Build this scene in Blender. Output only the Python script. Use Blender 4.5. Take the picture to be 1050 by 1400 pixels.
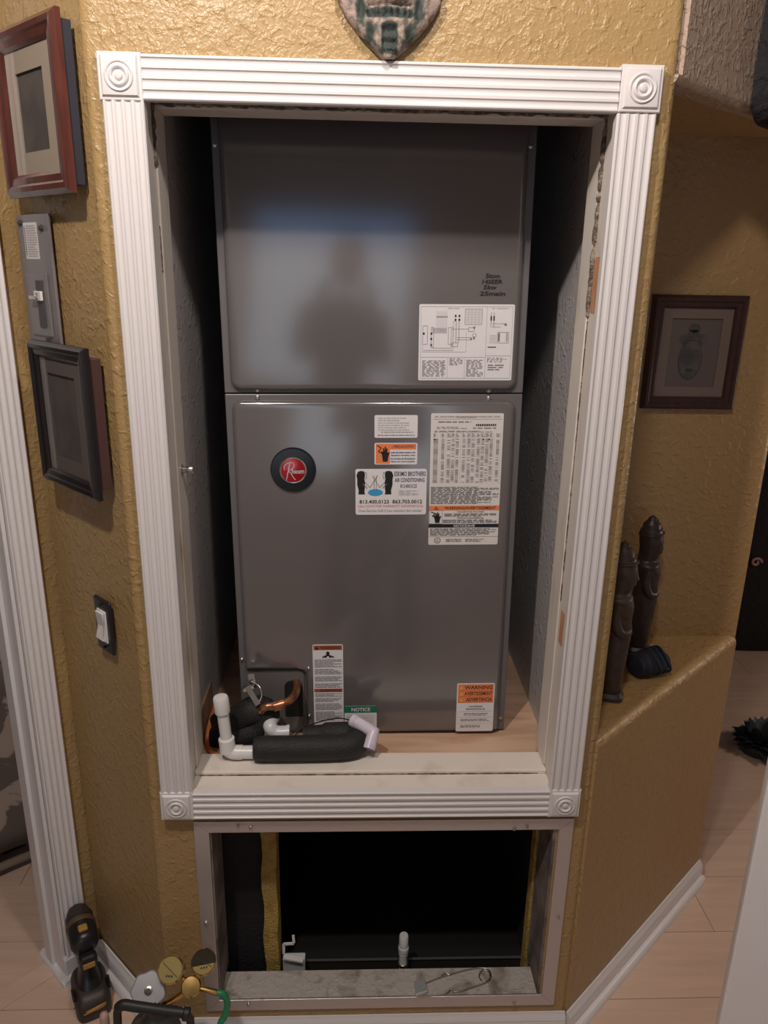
import bpy, bmesh, math, random
from mathutils import Vector, Matrix, Euler
random.seed(7)
for o in list(bpy.data.objects): bpy.data.objects.remove(o)
S = bpy.context.scene
COL = S.collection
PI = math.pi
V = Vector

# ------------------------------------------------------------------ camera
F, PITCH, YAW, ROLL = 1050.0, 0.30975, 0.04034, -0.01859
CAMP = V((-0.03914, -1.28448, 1.6441))
def cam_axes():
    cy, sy, cp, sp = math.cos(YAW), math.sin(YAW), math.cos(PITCH), math.sin(PITCH)
    f = V((sy*cp, cy*cp, -sp)); r = V((cy, -sy, 0)); d = f.cross(r)
    c, s = math.cos(ROLL), math.sin(ROLL)
    return r*c + d*s, d*c - r*s, f
CR, CD, CF = cam_axes()
cd = bpy.data.cameras.new('camera'); cam = bpy.data.objects.new('camera', cd); COL.objects.link(cam)
cd.sensor_fit = 'VERTICAL'; cd.sensor_height = 24.0; cd.sensor_width = 18.0
cd.lens = F/1400.0*24.0; cd.clip_start = 0.01
M = Matrix((CR, -CD, -CF)).transposed().to_4x4(); M.translation = CAMP
cam.matrix_world = M
S.camera = cam

# ------------------------------------------------------------------ light and exposure
w = bpy.data.worlds.new('world'); S.world = w; w.use_nodes = True
w.node_tree.nodes['Background'].inputs[0].default_value = (0.80, 0.84, 1.0, 1)
w.node_tree.nodes['Background'].inputs[1].default_value = 0.06
def lamp(name, loc, power, rad, col, kind='SPOT'):
    l = bpy.data.lights.new(name, kind)
    if kind == 'SPOT': l.spot_size = math.radians(165); l.spot_blend = .15
    l.energy = power; l.shadow_soft_size = rad; l.color = col
    o = bpy.data.objects.new(name, l); o.location = loc; COL.objects.link(o); return o
LAMP_A = V((-0.48, -0.88, 2.48)); FILL_LAMP_B = V((2.0, 0.385, 1.15)); LAMP_C = V((0.12, -0.72, 2.48))
WARM = (1.0, 0.89, 0.80)
lamp('bulb_light', LAMP_A, 54, 0.03, WARM)
lamp('bulb_light.001', FILL_LAMP_B, 15, 0.08, (1.0, 0.80, 0.64), 'POINT')  # added fill from the right to brighten the half-wall
lamp('bulb_light.002', LAMP_C, 25, 0.06, WARM)
WINDOW_STRENGTH = 1.05
vs = S.view_settings
vs.view_transform = 'Standard'; vs.look = 'None'; vs.exposure = 0.0; vs.gamma = 1.0
vs.use_curve_mapping = False

# ------------------------------------------------------------------ helpers: materials
def mat(name, col, rough=0.5, metal=0.0, spec=0.5, bump=None, var=None, coat=0.0, emit=None, alpha=None):
    m = bpy.data.materials.new(name); m.use_nodes = True
    nt = m.node_tree; b = nt.nodes['Principled BSDF']
    b.inputs['Base Color'].default_value = (*col, 1); b.inputs['Roughness'].default_value = rough
    b.inputs['Metallic'].default_value = metal; b.inputs['Specular IOR Level'].default_value = spec
    b.inputs['Coat Weight'].default_value = coat; b.inputs['Coat Roughness'].default_value = 0.08
    if emit: b.inputs['Emission Color'].default_value = (*emit[0], 1); b.inputs['Emission Strength'].default_value = emit[1]
    tc = nt.nodes.new('ShaderNodeTexCoord')
    def noise(scale, detail=3, dist=0.0, sx=None):
        n = nt.nodes.new('ShaderNodeTexNoise'); n.inputs['Scale'].default_value = scale
        n.inputs['Detail'].default_value = detail; n.inputs['Distortion'].default_value = dist
        if sx:
            mp = nt.nodes.new('ShaderNodeMapping'); mp.inputs['Scale'].default_value = sx
            nt.links.new(tc.outputs['Object'], mp.inputs[0]); nt.links.new(mp.outputs[0], n.inputs['Vector'])
        else: nt.links.new(tc.outputs['Object'], n.inputs['Vector'])
        return n
    if var:   # (second colour, scale, low, high, stretch)
        n = noise(var[1], 5, 0.6, var[4] if len(var) > 4 else None)
        r = nt.nodes.new('ShaderNodeValToRGB')
        r.color_ramp.elements[0].position = var[2]; r.color_ramp.elements[1].position = var[3]
        r.color_ramp.elements[0].color = (*col, 1); r.color_ramp.elements[1].color = (*var[0], 1)
        nt.links.new(n.outputs['Fac'], r.inputs[0]); nt.links.new(r.outputs[0], b.inputs['Base Color'])
    if bump:  # list of (scale, low, high, strength, distortion)
        prev = None
        for sc, lo, hi, st, ds in bump:
            n = noise(sc, 3, ds); r = nt.nodes.new('ShaderNodeMapRange')
            r.interpolation_type = 'SMOOTHSTEP'
            r.inputs['From Min'].default_value = lo; r.inputs['From Max'].default_value = hi
            nt.links.new(n.outputs['Fac'], r.inputs['Value'])
            bp = nt.nodes.new('ShaderNodeBump'); bp.inputs['Distance'].default_value = st; bp.inputs['Strength'].default_value = 1.0
            nt.links.new(r.outputs[0], bp.inputs['Height'])
            if prev: nt.links.new(prev.outputs[0], bp.inputs['Normal'])
            prev = bp
        nt.links.new(prev.outputs[0], b.inputs['Normal'])
    return m
KNOCK = [(58, .48, .70, .0010, .6), (130, .42, .7, .0004, .3)]
YELLOW = mat('ochre_paint', (.37, .246, .108), .34, bump=KNOCK, spec=.45)
TAUPE = mat('upper_wall_taupe', (.42, .31, .24), .55, bump=[(80, .45, .65, .0018, .5)])  # upper slanted wall, less yellow than the half-wall below
YELLOW_FINE = mat('ochre_paint_fine', (.38, .242, .108), .42, bump=[(60, .45, .68, .0013, .5)])
CLOSETP = mat('grey_closet_paint', (.52, .50, .51), .45, bump=[(48, .54, .70, .0016, .7), (120, .45, .7, .0005, .2)])
BLACKWALL = mat('black_duct_liner', (.010, .0095, .011), .85, bump=[(120, .4, .7, .001, 0)])
CEIL = mat('ceiling_white', (.75, .73, .70), .8, bump=[(60, .45, .65, .002, .4)])
WHITE = mat('white_gloss_paint', (.70, .675, .68), .32, spec=.5)
CREAM = mat('worn_white_paint', (.76, .70, .64), .5, var=((.62, .54, .45), 14, .55, .80))
JAMBM = mat('worn_jamb_paint', (.70, .655, .61), .5, var=((.52, .43, .34), 20, .55, .75, (1, 1, .25)))
GUNK = mat('dirty_gasket', (.10, .075, .06), .9, var=((.30, .24, .2), 60, .45, .6), bump=[(150, .4, .6, .002, 0)])
RAWWOOD = mat('raw_pine', (.62, .33, .18), .6, var=((.42, .2, .1), 30, .4, .7, (6, 6, .4)))
PLY = mat('plywood', (.66, .45, .32), .6, var=((.48, .28, .17), 9, .42, .72, (.5, 2.5, 1)))
OLDPLY = mat('stained_plywood', (.46, .28, .19), .7, var=((.18, .12, .09), 16, .4, .7, (1, 1, .4)))
LAM = mat('laminate', (.66, .475, .375), .42, var=((.58, .405, .315), 7, .35, .7, (.5, 5, 1)))
UNIT = mat('grey_enamel', (.125, .114, .117), .14, spec=.5); UNIT.node_tree.nodes['Principled BSDF'].inputs['IOR'].default_value = 2.0
UNITB = mat('grey_enamel_case', (.13, .122, .125), .3)
DARKHOLE = mat('dark_void', (.008, .007, .007), .9)
STEEL = mat('zinc', (.62, .60, .58), .28, 1.0)
CHROME = mat('chrome', (.75, .74, .74), .12, 1.0)
ALU = mat('mill_aluminium', (.58, .56, .57), .42, .75, bump=[(30, .3, .7, .0004, 0)])
DIRTY = mat('dirty_sill', (.46, .42, .39), .6, var=((.20, .165, .125), 17, .50, .68), bump=[(70, .45, .65, .001, .4)])
DIRTYW = mat('dirty_return_wall', (.24, .205, .19), .75, var=((.10, .085, .08), 12, .42, .65))
PAPER = mat('sticker_white', (.74, .72, .75), .45)
PAPER2 = mat('sticker_cream', (.70, .67, .66), .45)
INK = mat('black_ink', (.012, .012, .014), .5)
GREYINK = mat('grey_ink', (.20, .19, .20), .5)
PALEINK = mat('pale_ink', (.40, .385, .395), .5)
ORANGE = mat('orange_print', (.78, .23, .08), .45)
RUST = mat('dark_orange_print', (.36, .085, .035), .45)
YELP = mat('yellow_print', (.80, .42, .08), .45)
GREENP = mat('green_print', (.015, .17, .105), .45)
BLUEP = mat('blue_print', (.05, .32, .62), .45)
NAVYP = mat('navy_print', (.03, .05, .12), .45)
REDP = mat('red_print', (.62, .10, .07), .45)
REDENAM = mat('red_enamel', (.42, .012, .018), .18, .35, coat=.6)
SILVERP = mat('silver_print', (.72, .72, .74), .25, .6)
BLACKPL = mat('black_plastic', (.014, .014, .016), .35)
BLACKGL = mat('black_gloss', (.006, .007, .010), .15)
FOAM = mat('black_foam', (.013, .013, .014), .62, bump=[(240, .35, .65, .0006, 0)])
PVC = mat('white_pvc', (.74, .73, .72), .3)
PVCG = mat('grey_white_pvc', (.60, .62, .63), .3)
PVCP = mat('primer_stained_pvc', (.66, .60, .70), .3, var=((.50, .40, .60), 25, .5, .75))
COPPER = mat('copper', (.62, .27, .14), .3, .9, var=((.22, .10, .07), 45, .45, .65))
ORCABLE = mat('orange_cable', (.82, .27, .10), .45)
BRASS = mat('brass', (.66, .44, .16), .25, 1.0, var=((.42, .26, .10), 40, .5, .8))
GOLD = mat('gold_gauge', (.60, .45, .17), .24, .9)
GAUGEFACE = mat('gauge_glass_dark', (.03, .025, .015), .12, spec=.5)
RUBBER = mat('black_rubber', (.012, .012, .013), .5)
GREENH = mat('green_hose', (.02, .22, .10), .4)
GREYKNOB = mat('grey_cast_knob', (.36, .36, .38), .45, .3)
YELTOOL = mat('yellow_tool_plastic', (.40, .225, .05), .4)
BROWNPLASTIC = mat('dusty_black_plastic', (.032, .024, .020), .5, var=((.075, .05, .035), 30, .5, .8))
MAHOG = mat('mahogany', (.105, .030, .022), .28, var=((.05, .016, .012), 18, .4, .7, (5, 5, .5)), coat=.3)
EBONYF = mat('black_frame', (.015, .012, .013), .3, coat=.2)
FRAMESIDE = mat('brown_frame_side', (.075, .035, .032), .5)
DARKBLUE = mat('navy_frame_side', (.022, .022, .035), .6)
DARKWOODF = mat('dark_red_wood', (.045, .016, .014), .4, var=((.022, .010, .010), 20, .4, .7, (4, 4, 4)))
MATTAN = mat('mat_board_tan', (.36, .30, .24), .8)
MATBROWN = mat('mat_board_brown', (.165, .115, .10), .8)
MATDARK = mat('mat_board_dark', (.13, .105, .095), .8)
ARTDARK = mat('dark_art_print', (.085, .072, .070), .6, var=((.13, .11, .10), 14, .4, .7))
ARTMID = mat('brown_art_print', (.105, .078, .070), .7)
ARTINK = mat('mask_drawing', (.040, .040, .044), .6, var=((.085, .072, .066), 40, .4, .65))
ARTINK2 = mat('mask_drawing_line', (.018, .017, .020), .6)
GLASS = None
def glass():
    m = bpy.data.materials.new('picture_glass'); m.use_nodes = True
    nt = m.node_tree; nt.nodes.clear()
    o = nt.nodes.new('ShaderNodeOutputMaterial'); mx = nt.nodes.new('ShaderNodeMixShader')
    t = nt.nodes.new('ShaderNodeBsdfTransparent'); g = nt.nodes.new('ShaderNodeBsdfGlossy'); g.inputs['Roughness'].default_value = .05
    lw = nt.nodes.new('ShaderNodeLayerWeight'); lw.inputs[0].default_value = .5
    pw = nt.nodes.new('ShaderNodeMath'); pw.operation = 'POWER'; pw.inputs[1].default_value = 5; nt.links.new(lw.outputs['Facing'], pw.inputs[0])
    fr = nt.nodes.new('ShaderNodeMath'); fr.operation = 'MULTIPLY_ADD'; fr.inputs[1].default_value = .96; fr.inputs[2].default_value = .04; nt.links.new(pw.outputs[0], fr.inputs[0])
    nt.links.new(fr.outputs[0], mx.inputs[0]); nt.links.new(t.outputs[0], mx.inputs[1]); nt.links.new(g.outputs[0], mx.inputs[2])
    nt.links.new(mx.outputs[0], o.inputs[0]); return m
GLASS = glass()
PANELGREY = mat('grey_panel_enamel', (.25, .23, .235), .38, .4)
PANELDK = mat('grey_panel_dark', (.06, .055, .06), .5)
EBONY = mat('carved_ebony', (.026, .016, .013), .42, var=((.055, .034, .026), 40, .45, .75))
CARVBR = mat('carved_brown_wood', (.060, .036, .027), .5, var=((.03, .018, .014), 45, .45, .7))
NAVY = mat('navy_cloth', (.012, .015, .028), .75, bump=[(300, .3, .7, .0006, 0)])
NAVYST = mat('navy_cloth_light', (.020, .028, .052), .8)
BLACKCL = mat('black_cloth', (.008, .008, .010), .85, bump=[(40, .3, .7, .004, .4)])
PINKEM = mat('pink_embroidery', (.42, .22, .22), .8)
LEAF = mat('dark_leaf', (.016, .020, .028), .45, var=((.035, .05, .06), 60, .45, .7))
FIBRE = mat('yellow_fibreglass', (.50, .345, .10), .95, bump=[(200, .3, .7, .003, .6)], var=((.33, .20, .03), 40, .45, .75))
SKIN = mat('skin', (.45, .27, .2), .5)
SHIRT = mat('dark_shirt', (.030, .030, .036), .85)
TROUS = mat('dark_trousers', (.03, .03, .04), .85)
HAIR = mat('dark_hair', (.02, .015, .012), .6)
PINKT = mat('pale_pink_rubber', (.46, .30, .26), .45)
FABRIC = mat('brown_quilt', (.15, .118, .10), .9, var=((.42, .335, .275), 9, .50, .53))
FABHEM = mat('beige_hem', (.22, .17, .135), .9)

# ------------------------------------------------------------------ helpers: meshes
class MB:
    def __init__(self): self.v = []; self.f = []; self.m = []; self.mats = []
    def mi(self, m):
        if m not in self.mats: self.mats.append(m)
        return self.mats.index(m)
    def add(self, verts, faces, m):
        b = len(self.v); self.v += [tuple(p) for p in verts]; i = self.mi(m)
        for f in faces: self.f.append([b+k for k in f]); self.m.append(i)
        return self
    def box(self, a, b, m, T=None):
        x0, y0, z0 = [min(a[i], b[i]) for i in range(3)]; x1, y1, z1 = [max(a[i], b[i]) for i in range(3)]
        P = [V(p) for p in ((x0,y0,z0),(x1,y0,z0),(x1,y1,z0),(x0,y1,z0),(x0,y0,z1),(x1,y0,z1),(x1,y1,z1),(x0,y1,z1))]
        if T: P = [T @ p for p in P]
        return self.add(P, [(0,3,2,1),(4,5,6,7),(0,1,5,4),(1,2,6,5),(2,3,7,6),(3,0,4,7)], m)
    def extrude(self, prof, O, e1, e2, e3, L, m, caps=True):
        O, e1, e2, e3 = V(O), V(e1), V(e2), V(e3); n = len(prof)
        A = [O+e1*a+e2*b for a, b in prof]; P = A + [p+e3*L for p in A]
        F_ = [(i, (i+1) % n, n+(i+1) % n, n+i) for i in range(n)]
        if caps: F_ += [tuple(range(n-1, -1, -1)), tuple(range(n, 2*n))]
        return self.add(P, F_, m)
    def rings(self, rs, m, cap0=True, cap1=True):
        n = len(rs[0]); P = [p for r in rs for p in r]; F_ = []
        for k in range(len(rs)-1):
            for i in range(n): F_.append((k*n+i, k*n+(i+1) % n, (k+1)*n+(i+1) % n, (k+1)*n+i))
        if cap0: F_.append(tuple(range(n-1, -1, -1)))
        if cap1: F_.append(tuple((len(rs)-1)*n+i for i in range(n)))
        return self.add(P, F_, m)
    def tube(self, pts, r, m, n=12, closed=False):
        pts = [V(p) for p in pts]; rad = r if isinstance(r, (list, tuple)) else [r]*len(pts); rs = []; up = None
        for k, p in enumerate(pts):
            t = (pts[min(k+1, len(pts)-1)] - pts[max(k-1, 0)]).normalized()
            if up is None: up = V((0,0,1)) if abs(t.z) < .9 else V((1,0,0))
            s = t.cross(up).normalized(); up = s.cross(t).normalized()
            rs.append([p + s*math.cos(a)*rad[k] + up*math.sin(a)*rad[k] for a in [2*PI*i/n for i in range(n)]])
        return self.rings(rs, m)
    def lathe(self, prof, O, ax, m, n=24, caps=True):
        O = V(O); ax = V(ax).normalized(); s = ax.cross(V((0,0,1)) if abs(ax.z) < .9 else V((1,0,0))).normalized(); u = s.cross(ax)
        rs = [[O + ax*h + (s*math.cos(a)+u*math.sin(a))*max(r, 1e-5) for a in [2*PI*i/n for i in range(n)]] for r, h in prof]
        return self.rings(rs, m, caps, caps)
    def loft(self, secs, m, n=20, e=2.0, O=(0,0,0)):
        rs = []
        for z, rx, ry, cx, cy in secs:
            r = []
            for i in range(n):
                a = 2*PI*i/n; c, s = math.cos(a), math.sin(a)
                r.append(V(O)+V((cx+rx*math.copysign(abs(c)**(2/e), c), cy+ry*math.copysign(abs(s)**(2/e), s), z)))
            rs.append(r)
        return self.rings(rs, m)
    def build(self, name, parent=None, smooth=None, T=None, bevel=None):
        me = bpy.data.meshes.new(name); me.from_pydata(self.v if T is None else [tuple(T @ V(p)) for p in self.v], [], self.f)
        for m in self.mats: me.materials.append(m)
        me.polygons.foreach_set('material_index', self.m)
        bm = bmesh.new(); bm.from_mesh(me); bmesh.ops.recalc_face_normals(bm, faces=bm.faces)
        bm.to_mesh(me); bm.free()
        if smooth is not None:
            me.polygons.foreach_set('use_smooth', [True]*len(me.polygons)); me.set_sharp_from_angle(angle=smooth)
        o = bpy.data.objects.new(name, me); COL.objects.link(o)
        if parent: o.parent = parent
        if bevel:
            b = o.modifiers.new('bevel', 'BEVEL'); b.width = bevel; b.segments = 2; b.limit_method = 'ANGLE'; b.angle_limit = .6
        return o
def empty(name, loc=(0,0,0), rot=(0,0,0)):
    o = bpy.data.objects.new(name, None); o.location = loc; o.rotation_euler = rot; o.empty_display_size = .05; COL.objects.link(o); return o
def tag(o, label, cat, group=None):
    o['label'] = label; o['category'] = cat
    if group: o['group'] = group
    return o
def struct(o): o['kind'] = 'structure'; return o
def lab(o, t): o['label'] = t; return o
def base(M_, o):      # give a mesh authored in world space an object origin at M_
    o.data.transform(Matrix.Translation(-V(M_))); o.location = M_; return o

def rpoly(c, rad, inset=0.0, seg=5):
    """rounded polygon (CCW list of 2-D corners), every edge moved inwards by inset"""
    n = len(c); L = []
    for i in range(n):
        a, b = V((*c[i], 0)), V((*c[(i+1) % n], 0)); d = (b-a).normalized(); nn = V((-d.y, d.x, 0))
        L.append((a+nn*inset, d))
    out = []
    for i in range(n):
        (p, d), (q, e) = L[i-1], L[i]
        cr = d.x*e.y-d.y*e.x; t = ((q-p).x*e.y-(q-p).y*e.x)/cr; X = p+d*t
        conv = cr > 0; r = max((rad[i]-inset) if conv else (rad[i]+inset), 1e-4)
        th = math.acos(max(-1, min(1, d.dot(e)))); k = r*math.tan(th/2); s0 = X-d*k
        nn = V((-d.y, d.x, 0))*(1 if conv else -1); ctr = s0+nn*r
        for j in range(seg+1):
            a = th*j/seg*(1 if conv else -1); v = s0-ctr
            out.append((ctr.x+v.x*math.cos(a)-v.y*math.sin(a), ctr.y+v.x*math.sin(a)+v.y*math.cos(a)))
    return out
def pillow(mb, c, rad, y0, y1, rb, m, seg=5):
    """panel in the xz plane from y0 out to y1 (y1 < y0) with a rounded front edge of radius rb"""
    rs = [[V((x, y0, z)) for x, z in rpoly(c, rad, 0, seg)]]
    for k in range(6):
        a = PI/2*k/5
        rs.append([V((x, y1+rb*(1-math.sin(a)), z)) for x, z in rpoly(c, rad, rb*(1-math.cos(a)), seg)])
    return mb.rings(rs, m)

def bend(pts, n=8):       # smooth a polyline (Catmull-Rom)
    P = [V(p) for p in pts]; P = [P[0]*2-P[1]] + P + [P[-1]*2-P[-2]]; out = []
    for i in range(1, len(P)-2):
        for k in range(n):
            t = k/n; a, b, c, d = P[i-1], P[i], P[i+1], P[i+2]
            out.append(.5*((2*b)+(c-a)*t+(2*a-5*b+4*c-d)*t*t+(3*b-a-3*c+d)*t**3))
    return out+[P[-2]]

# text -> flat mesh
_tc = {}
def glyphs(body, off=0.0):
    k = (body, off)
    if k not in _tc:
        cu = bpy.data.curves.new('t', 'FONT'); cu.body = body; cu.offset = off; cu.resolution_u = 2
        ob = bpy.data.objects.new('t', cu); COL.objects.link(ob)
        bpy.context.view_layer.update()
        me = ob.evaluated_get(bpy.context.evaluated_depsgraph_get()).to_mesh()
        vs_ = [(v.co.x, v.co.y) for v in me.vertices]; fs = [tuple(p.vertices) for p in me.polygons]
        bpy.data.objects.remove(ob); bpy.data.curves.remove(cu)
        _tc[k] = (vs_, fs)
    return _tc[k]
class Label:
    """flat print on a rectangle x0..x1, z1..z0 (top to bottom) at depth y; contents in 0..1 coordinates, v downwards"""
    def __init__(self, x0, x1, zt, zb, y): self.r = (x0, x1, zt, zb); self.y = y; self.mb = MB(); self.lift = 0.0
    def p(self, u, v, k=1): x0, x1, zt, zb = self.r; return (x0+(x1-x0)*u, self.y-.00025*k, zt+(zb-zt)*v)
    def rect(self, u0, v0, u1, v1, m, k=1):
        self.mb.add([self.p(u0,v1,k), self.p(u1,v1,k), self.p(u1,v0,k), self.p(u0,v0,k)], [(0,1,2,3)], m)
    def poly(self, pts, m, k=1): self.mb.add([self.p(u,v,k) for u, v in pts], [tuple(range(len(pts)))], m)
    def text(self, s, u0, v0, u1, v1, m, off=0.0, k=2, slant=0.0):
        vs_, fs = glyphs(s, off)
        xs = [a for a, b in vs_]; ys = [b for a, b in vs_]; ax, bx, ay, by = min(xs), max(xs), min(ys), max(ys)
        P = []
        for a, b in vs_:
            q = (b-ay)/(by-ay); P.append(self.p(u0+(u1-u0)*((a-ax)/(bx-ax)*(1-slant)+slant*q), v1+(v0-v1)*q, k))
        self.mb.add(P, fs, m)
    def lines(self, u0, v0, u1, v1, n, m, fill=.55, gap=.25, k=2, wl=(.03, .12)):
        h = (v1-v0)/n
        for i in range(n):
            u = u0; end = u1-(u1-u0)*random.choice((0, 0, .1, .3))
            while u < end:
                l = min(random.uniform(*wl), end-u); self.rect(u, v0+h*i+h*(1-fill)/2, u+l, v0+h*(i+1)-h*(1-fill)/2, m, k); u += l+random.uniform(.006, .02)*(1+gap)
    def line(self, pts, wdt, m, k=2):
        for (a, b), (c, d) in zip(pts, pts[1:]):
            A, B = V(self.p(a, b, k)), V(self.p(c, d, k)); t = (B-A)
            if t.length < 1e-7: continue
            t.normalize(); s = V((-t.z, 0, t.x))*wdt/2
            self.mb.add([A-s, B-s, B+s, A+s], [(0,1,2,3)], m)
    def frame(self, u0, v0, u1, v1, wdt, m, k=2): self.line([(u0,v0),(u1,v0),(u1,v1),(u0,v1),(u0,v0)], wdt, m, k)
    def disc(self, u, v, ru, rv, m, k=2, n=24, a0=0, a1=2*PI):
        self.poly([(u+ru*math.cos(a0+(a1-a0)*i/n), v+rv*math.sin(a0+(a1-a0)*i/n)) for i in range(n)], m, k)
def sticker(name, L, parent, paper, r=.003):
    x0, x1, zt, zb = L.r; mb = MB()
    pillow(mb, [(x0,zb),(x1,zb),(x1,zt),(x0,zt)], [r]*4, L.y+.0003, L.y, .0001, paper, 3)
    o = mb.build(name, parent); q = L.mb.build('print', o); return o

# ------------------------------------------------------------------ planes of the place (metres; x right, y into the closet, z up)
HX = .445                      # front wall corners at x = +-HX
CL = V((-.668, .223, 0))       # corner of the slanted wall and the door wall
SD = V((-.70711, -.70711, 0)); ND = V((.70711, -.70711, 0))      # along / out of the door wall
LD = V((-.70711, .70711, 0)); LN = V((-.70711, -.70711, 0))      # along / out of the slanted left wall
RA = V((HX, 0, 0)); RB = V((.938, .45, 0)); RD = (RB-RA).normalized(); RN = V((RD.y, -RD.x, 0))
CEILZ = 2.61
UP = V((0,0,1))

# ------------------------------------------------------------------ setting: floor, ceiling, walls
fl = MB().box((-3.2, -3.3, -.03), (3.4, 3.0, -.006), mat('subfloor', (.40, .28, .22), .8))
floor = struct(fl.build('floor'))
pm = MB(); pillow_c = [(0,0),(1.15,0),(1.15,.187),(0,.187)]
def plank_mesh(L):
    mb = MB(); rs = []
    for ins, z in ((0, -.006), (0, -.0006), (.0006, 0)):
        rs.append([V((x, y, z)) for x, y in rpoly([(0,0),(L,0),(L,.187),(0,.187)], [.0005]*4, ins, 1)])
    mb.rings(rs, LAM); return mb
pmesh = None
for j in range(-5, 15):
    y = j*.1885 - .30
    off = (j*.437) % 1.151
    for i in range(-2, 3):
        x = i*1.1515 + off - .4
        if x > 2.6 or x < -2.9: continue
        if pmesh is None:
            o = plank_mesh(1.15).build('plank', floor); pmesh = o.data
        else:
            o = bpy.data.objects.new('plank', pmesh); COL.objects.link(o); o.parent = floor
        o.location = (x, y, 0)
struct(MB().box((-3.2, -3.3, CEILZ), (3.4, 3.0, CEILZ+.05), CEIL).build('ceiling'))

# front wall with the two openings and rounded corners
OX0, OX1, OZ0, OZ1 = -.380, .380, .64, 1.888     # closet opening
AX0, AX1, AZ0, AZ1 = -.329, .378, .105, .562     # return-air opening
mb = MB(); T = .10; RBN = .016
def wbox(x0, x1, z0, z1, m=YELLOW): mb.box((x0, 0, z0), (x1, T, z1), m)
wbox(-HX+RBN, OX0, OZ0, CEILZ); wbox(OX1, HX-RBN, OZ0, CEILZ); wbox(OX0, OX1, OZ1, CEILZ)
wbox(-HX+RBN, AX0, 0, OZ0); wbox(AX1, HX-RBN, 0, OZ0); wbox(AX0, AX1, AZ1, OZ0); mb.box((AX0, 0, 0), (AX1, .066, AZ0), YELLOW)
def bull(cx, sgn, z0, z1, a1, rad=RBN):
    pr = [(0, rad)]
    n = 8
    arc = [(rad*math.sin(a1*i/n), rad*math.cos(a1*i/n)) for i in range(n+1)]
    # (outwards, forwards) coordinates round the centre (cx, rad)
    P = [(sgn*a, -b) for a, b in arc] + [(sgn*rad*.9, rad*.6), (0, T-rad)]
    mb.extrude(P, (cx, rad, z0), (1,0,0), (0,1,0), UP, z1-z0, YELLOW)
bull(-HX+RBN, -1, 0, CEILZ, PI/4)
bull(HX-RBN, 1, 0, .763, PI/4); bull(HX-RBN, 1, .763, 1.915, PI/2); bull(HX-RBN, 1, 1.915, CEILZ, PI/4)
struct(mb.build('wall_front', smooth=.5))
# slanted left wall
A0 = V((-HX+.004, .002, 0))
mb = MB().extrude([(0,0),(.305,0),(.305,.09),(.03,.09)], (A0.x, A0.y+.004, 0), LD, -LN, UP, CEILZ, YELLOW)
struct(mb.build('wall_left'))
# wall with the doorway at the left
mb = MB(); DT = .104
def dbox(s0, s1, z0, z1):
    mb.extrude([(s0,0),(s1,0),(s1,-DT),(s0,-DT)], CL+UP*z0, SD, ND, UP, z1-z0, YELLOW)
dbox(-.06, .081, 0, CEILZ); dbox(.081, .90, 2.06, CEILZ); dbox(.90, 1.9, 0, CEILZ)
struct(mb.build('wall_door'))
# slanted right wall: lower half-wall with a sloping rounded ledge edge, upper part, soffit
LZ, SZ = .763, 1.915
mb = MB()
Wd = (RB-RA).length
prof = [(0.0, 0), (0.0, .0)]
def rwall(z0, z1, m, s0=-.002, s1=None):
    s1 = Wd if s1 is None else s1
    mb.extrude([(s0,0),(s1,0),(s1,.06),(s0,.06)], RA+UP*z0, RD, -RN, UP, z1-z0, m)
rwall(0, LZ-.02, YELLOW_FINE); rwall(SZ+.012, CEILZ, TAUPE, s0=.010)
# bullnose of the ledge and of the soffit
def rnose(z, sg, m, r=.02):
    P = [(r-r*math.cos(a)-0.0, sg*r*math.sin(a)) for a in [PI/2*i/8 for i in range(9)]] + [(.06, sg*r), (.06, 0)]
    mb.extrude(P, RA+UP*z-RD*.002, -RN, UP, RD, Wd, m)
rnose(LZ-.02, 1, YELLOW_FINE); rnose(SZ+.012, -1, TAUPE, .012)
# ledge top and soffit underside (prisms with a triangular plan)
tri = [(HX+.02, .075), (RB.x-.03, .45), (HX+.02, .45)]
def prism(z0, z1, m): mb.extrude(tri, (0,0,z0), (1,0,0), (0,1,0), UP, z1-z0, m)
prism(LZ-.06, LZ-.0005, YELLOW_FINE); prism(SZ, SZ+.05, YELLOW_FINE)
struct(mb.build('wall_right', smooth=.5))
mb = MB().box((.40, .45, 0), (RB.x, .55, CEILZ), YELLOW_FINE)
struct(mb.build('wall_niche_back', bevel=.012))
struct(MB().box((.412, .10, LZ-.1), (HX, .45, SZ+.1), YELLOW_FINE).build('wall_niche_side'))

# closet shell
PZ = .64
CX0, CX1, CY1 = -.370, .388, .80
struct(MB().box((CX0-.02, .10, PZ), (CX0, CY1, 2.25), CLOSETP).box((CX0-.001, .105, PZ), (CX0+.004, .30, PZ+.085), OLDPLY).build('wall_closet_left'))
struct(MB().box((CX1, .10, PZ), (CX1+.02, CY1, 2.25), CLOSETP).build('wall_closet_right'))
struct(MB().box((CX0, CY1, PZ), (CX1, CY1+.02, 2.25), CLOSETP).build('wall_closet_back'))
struct(MB().box((CX0, .0, 2.25), (CX1, CY1, 2.27), CLOSETP).build('ceiling_closet'))
struct(MB().box((CX0, .10, PZ-.02), (CX1, CY1, PZ), PLY).build('floor_closet'))
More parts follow.
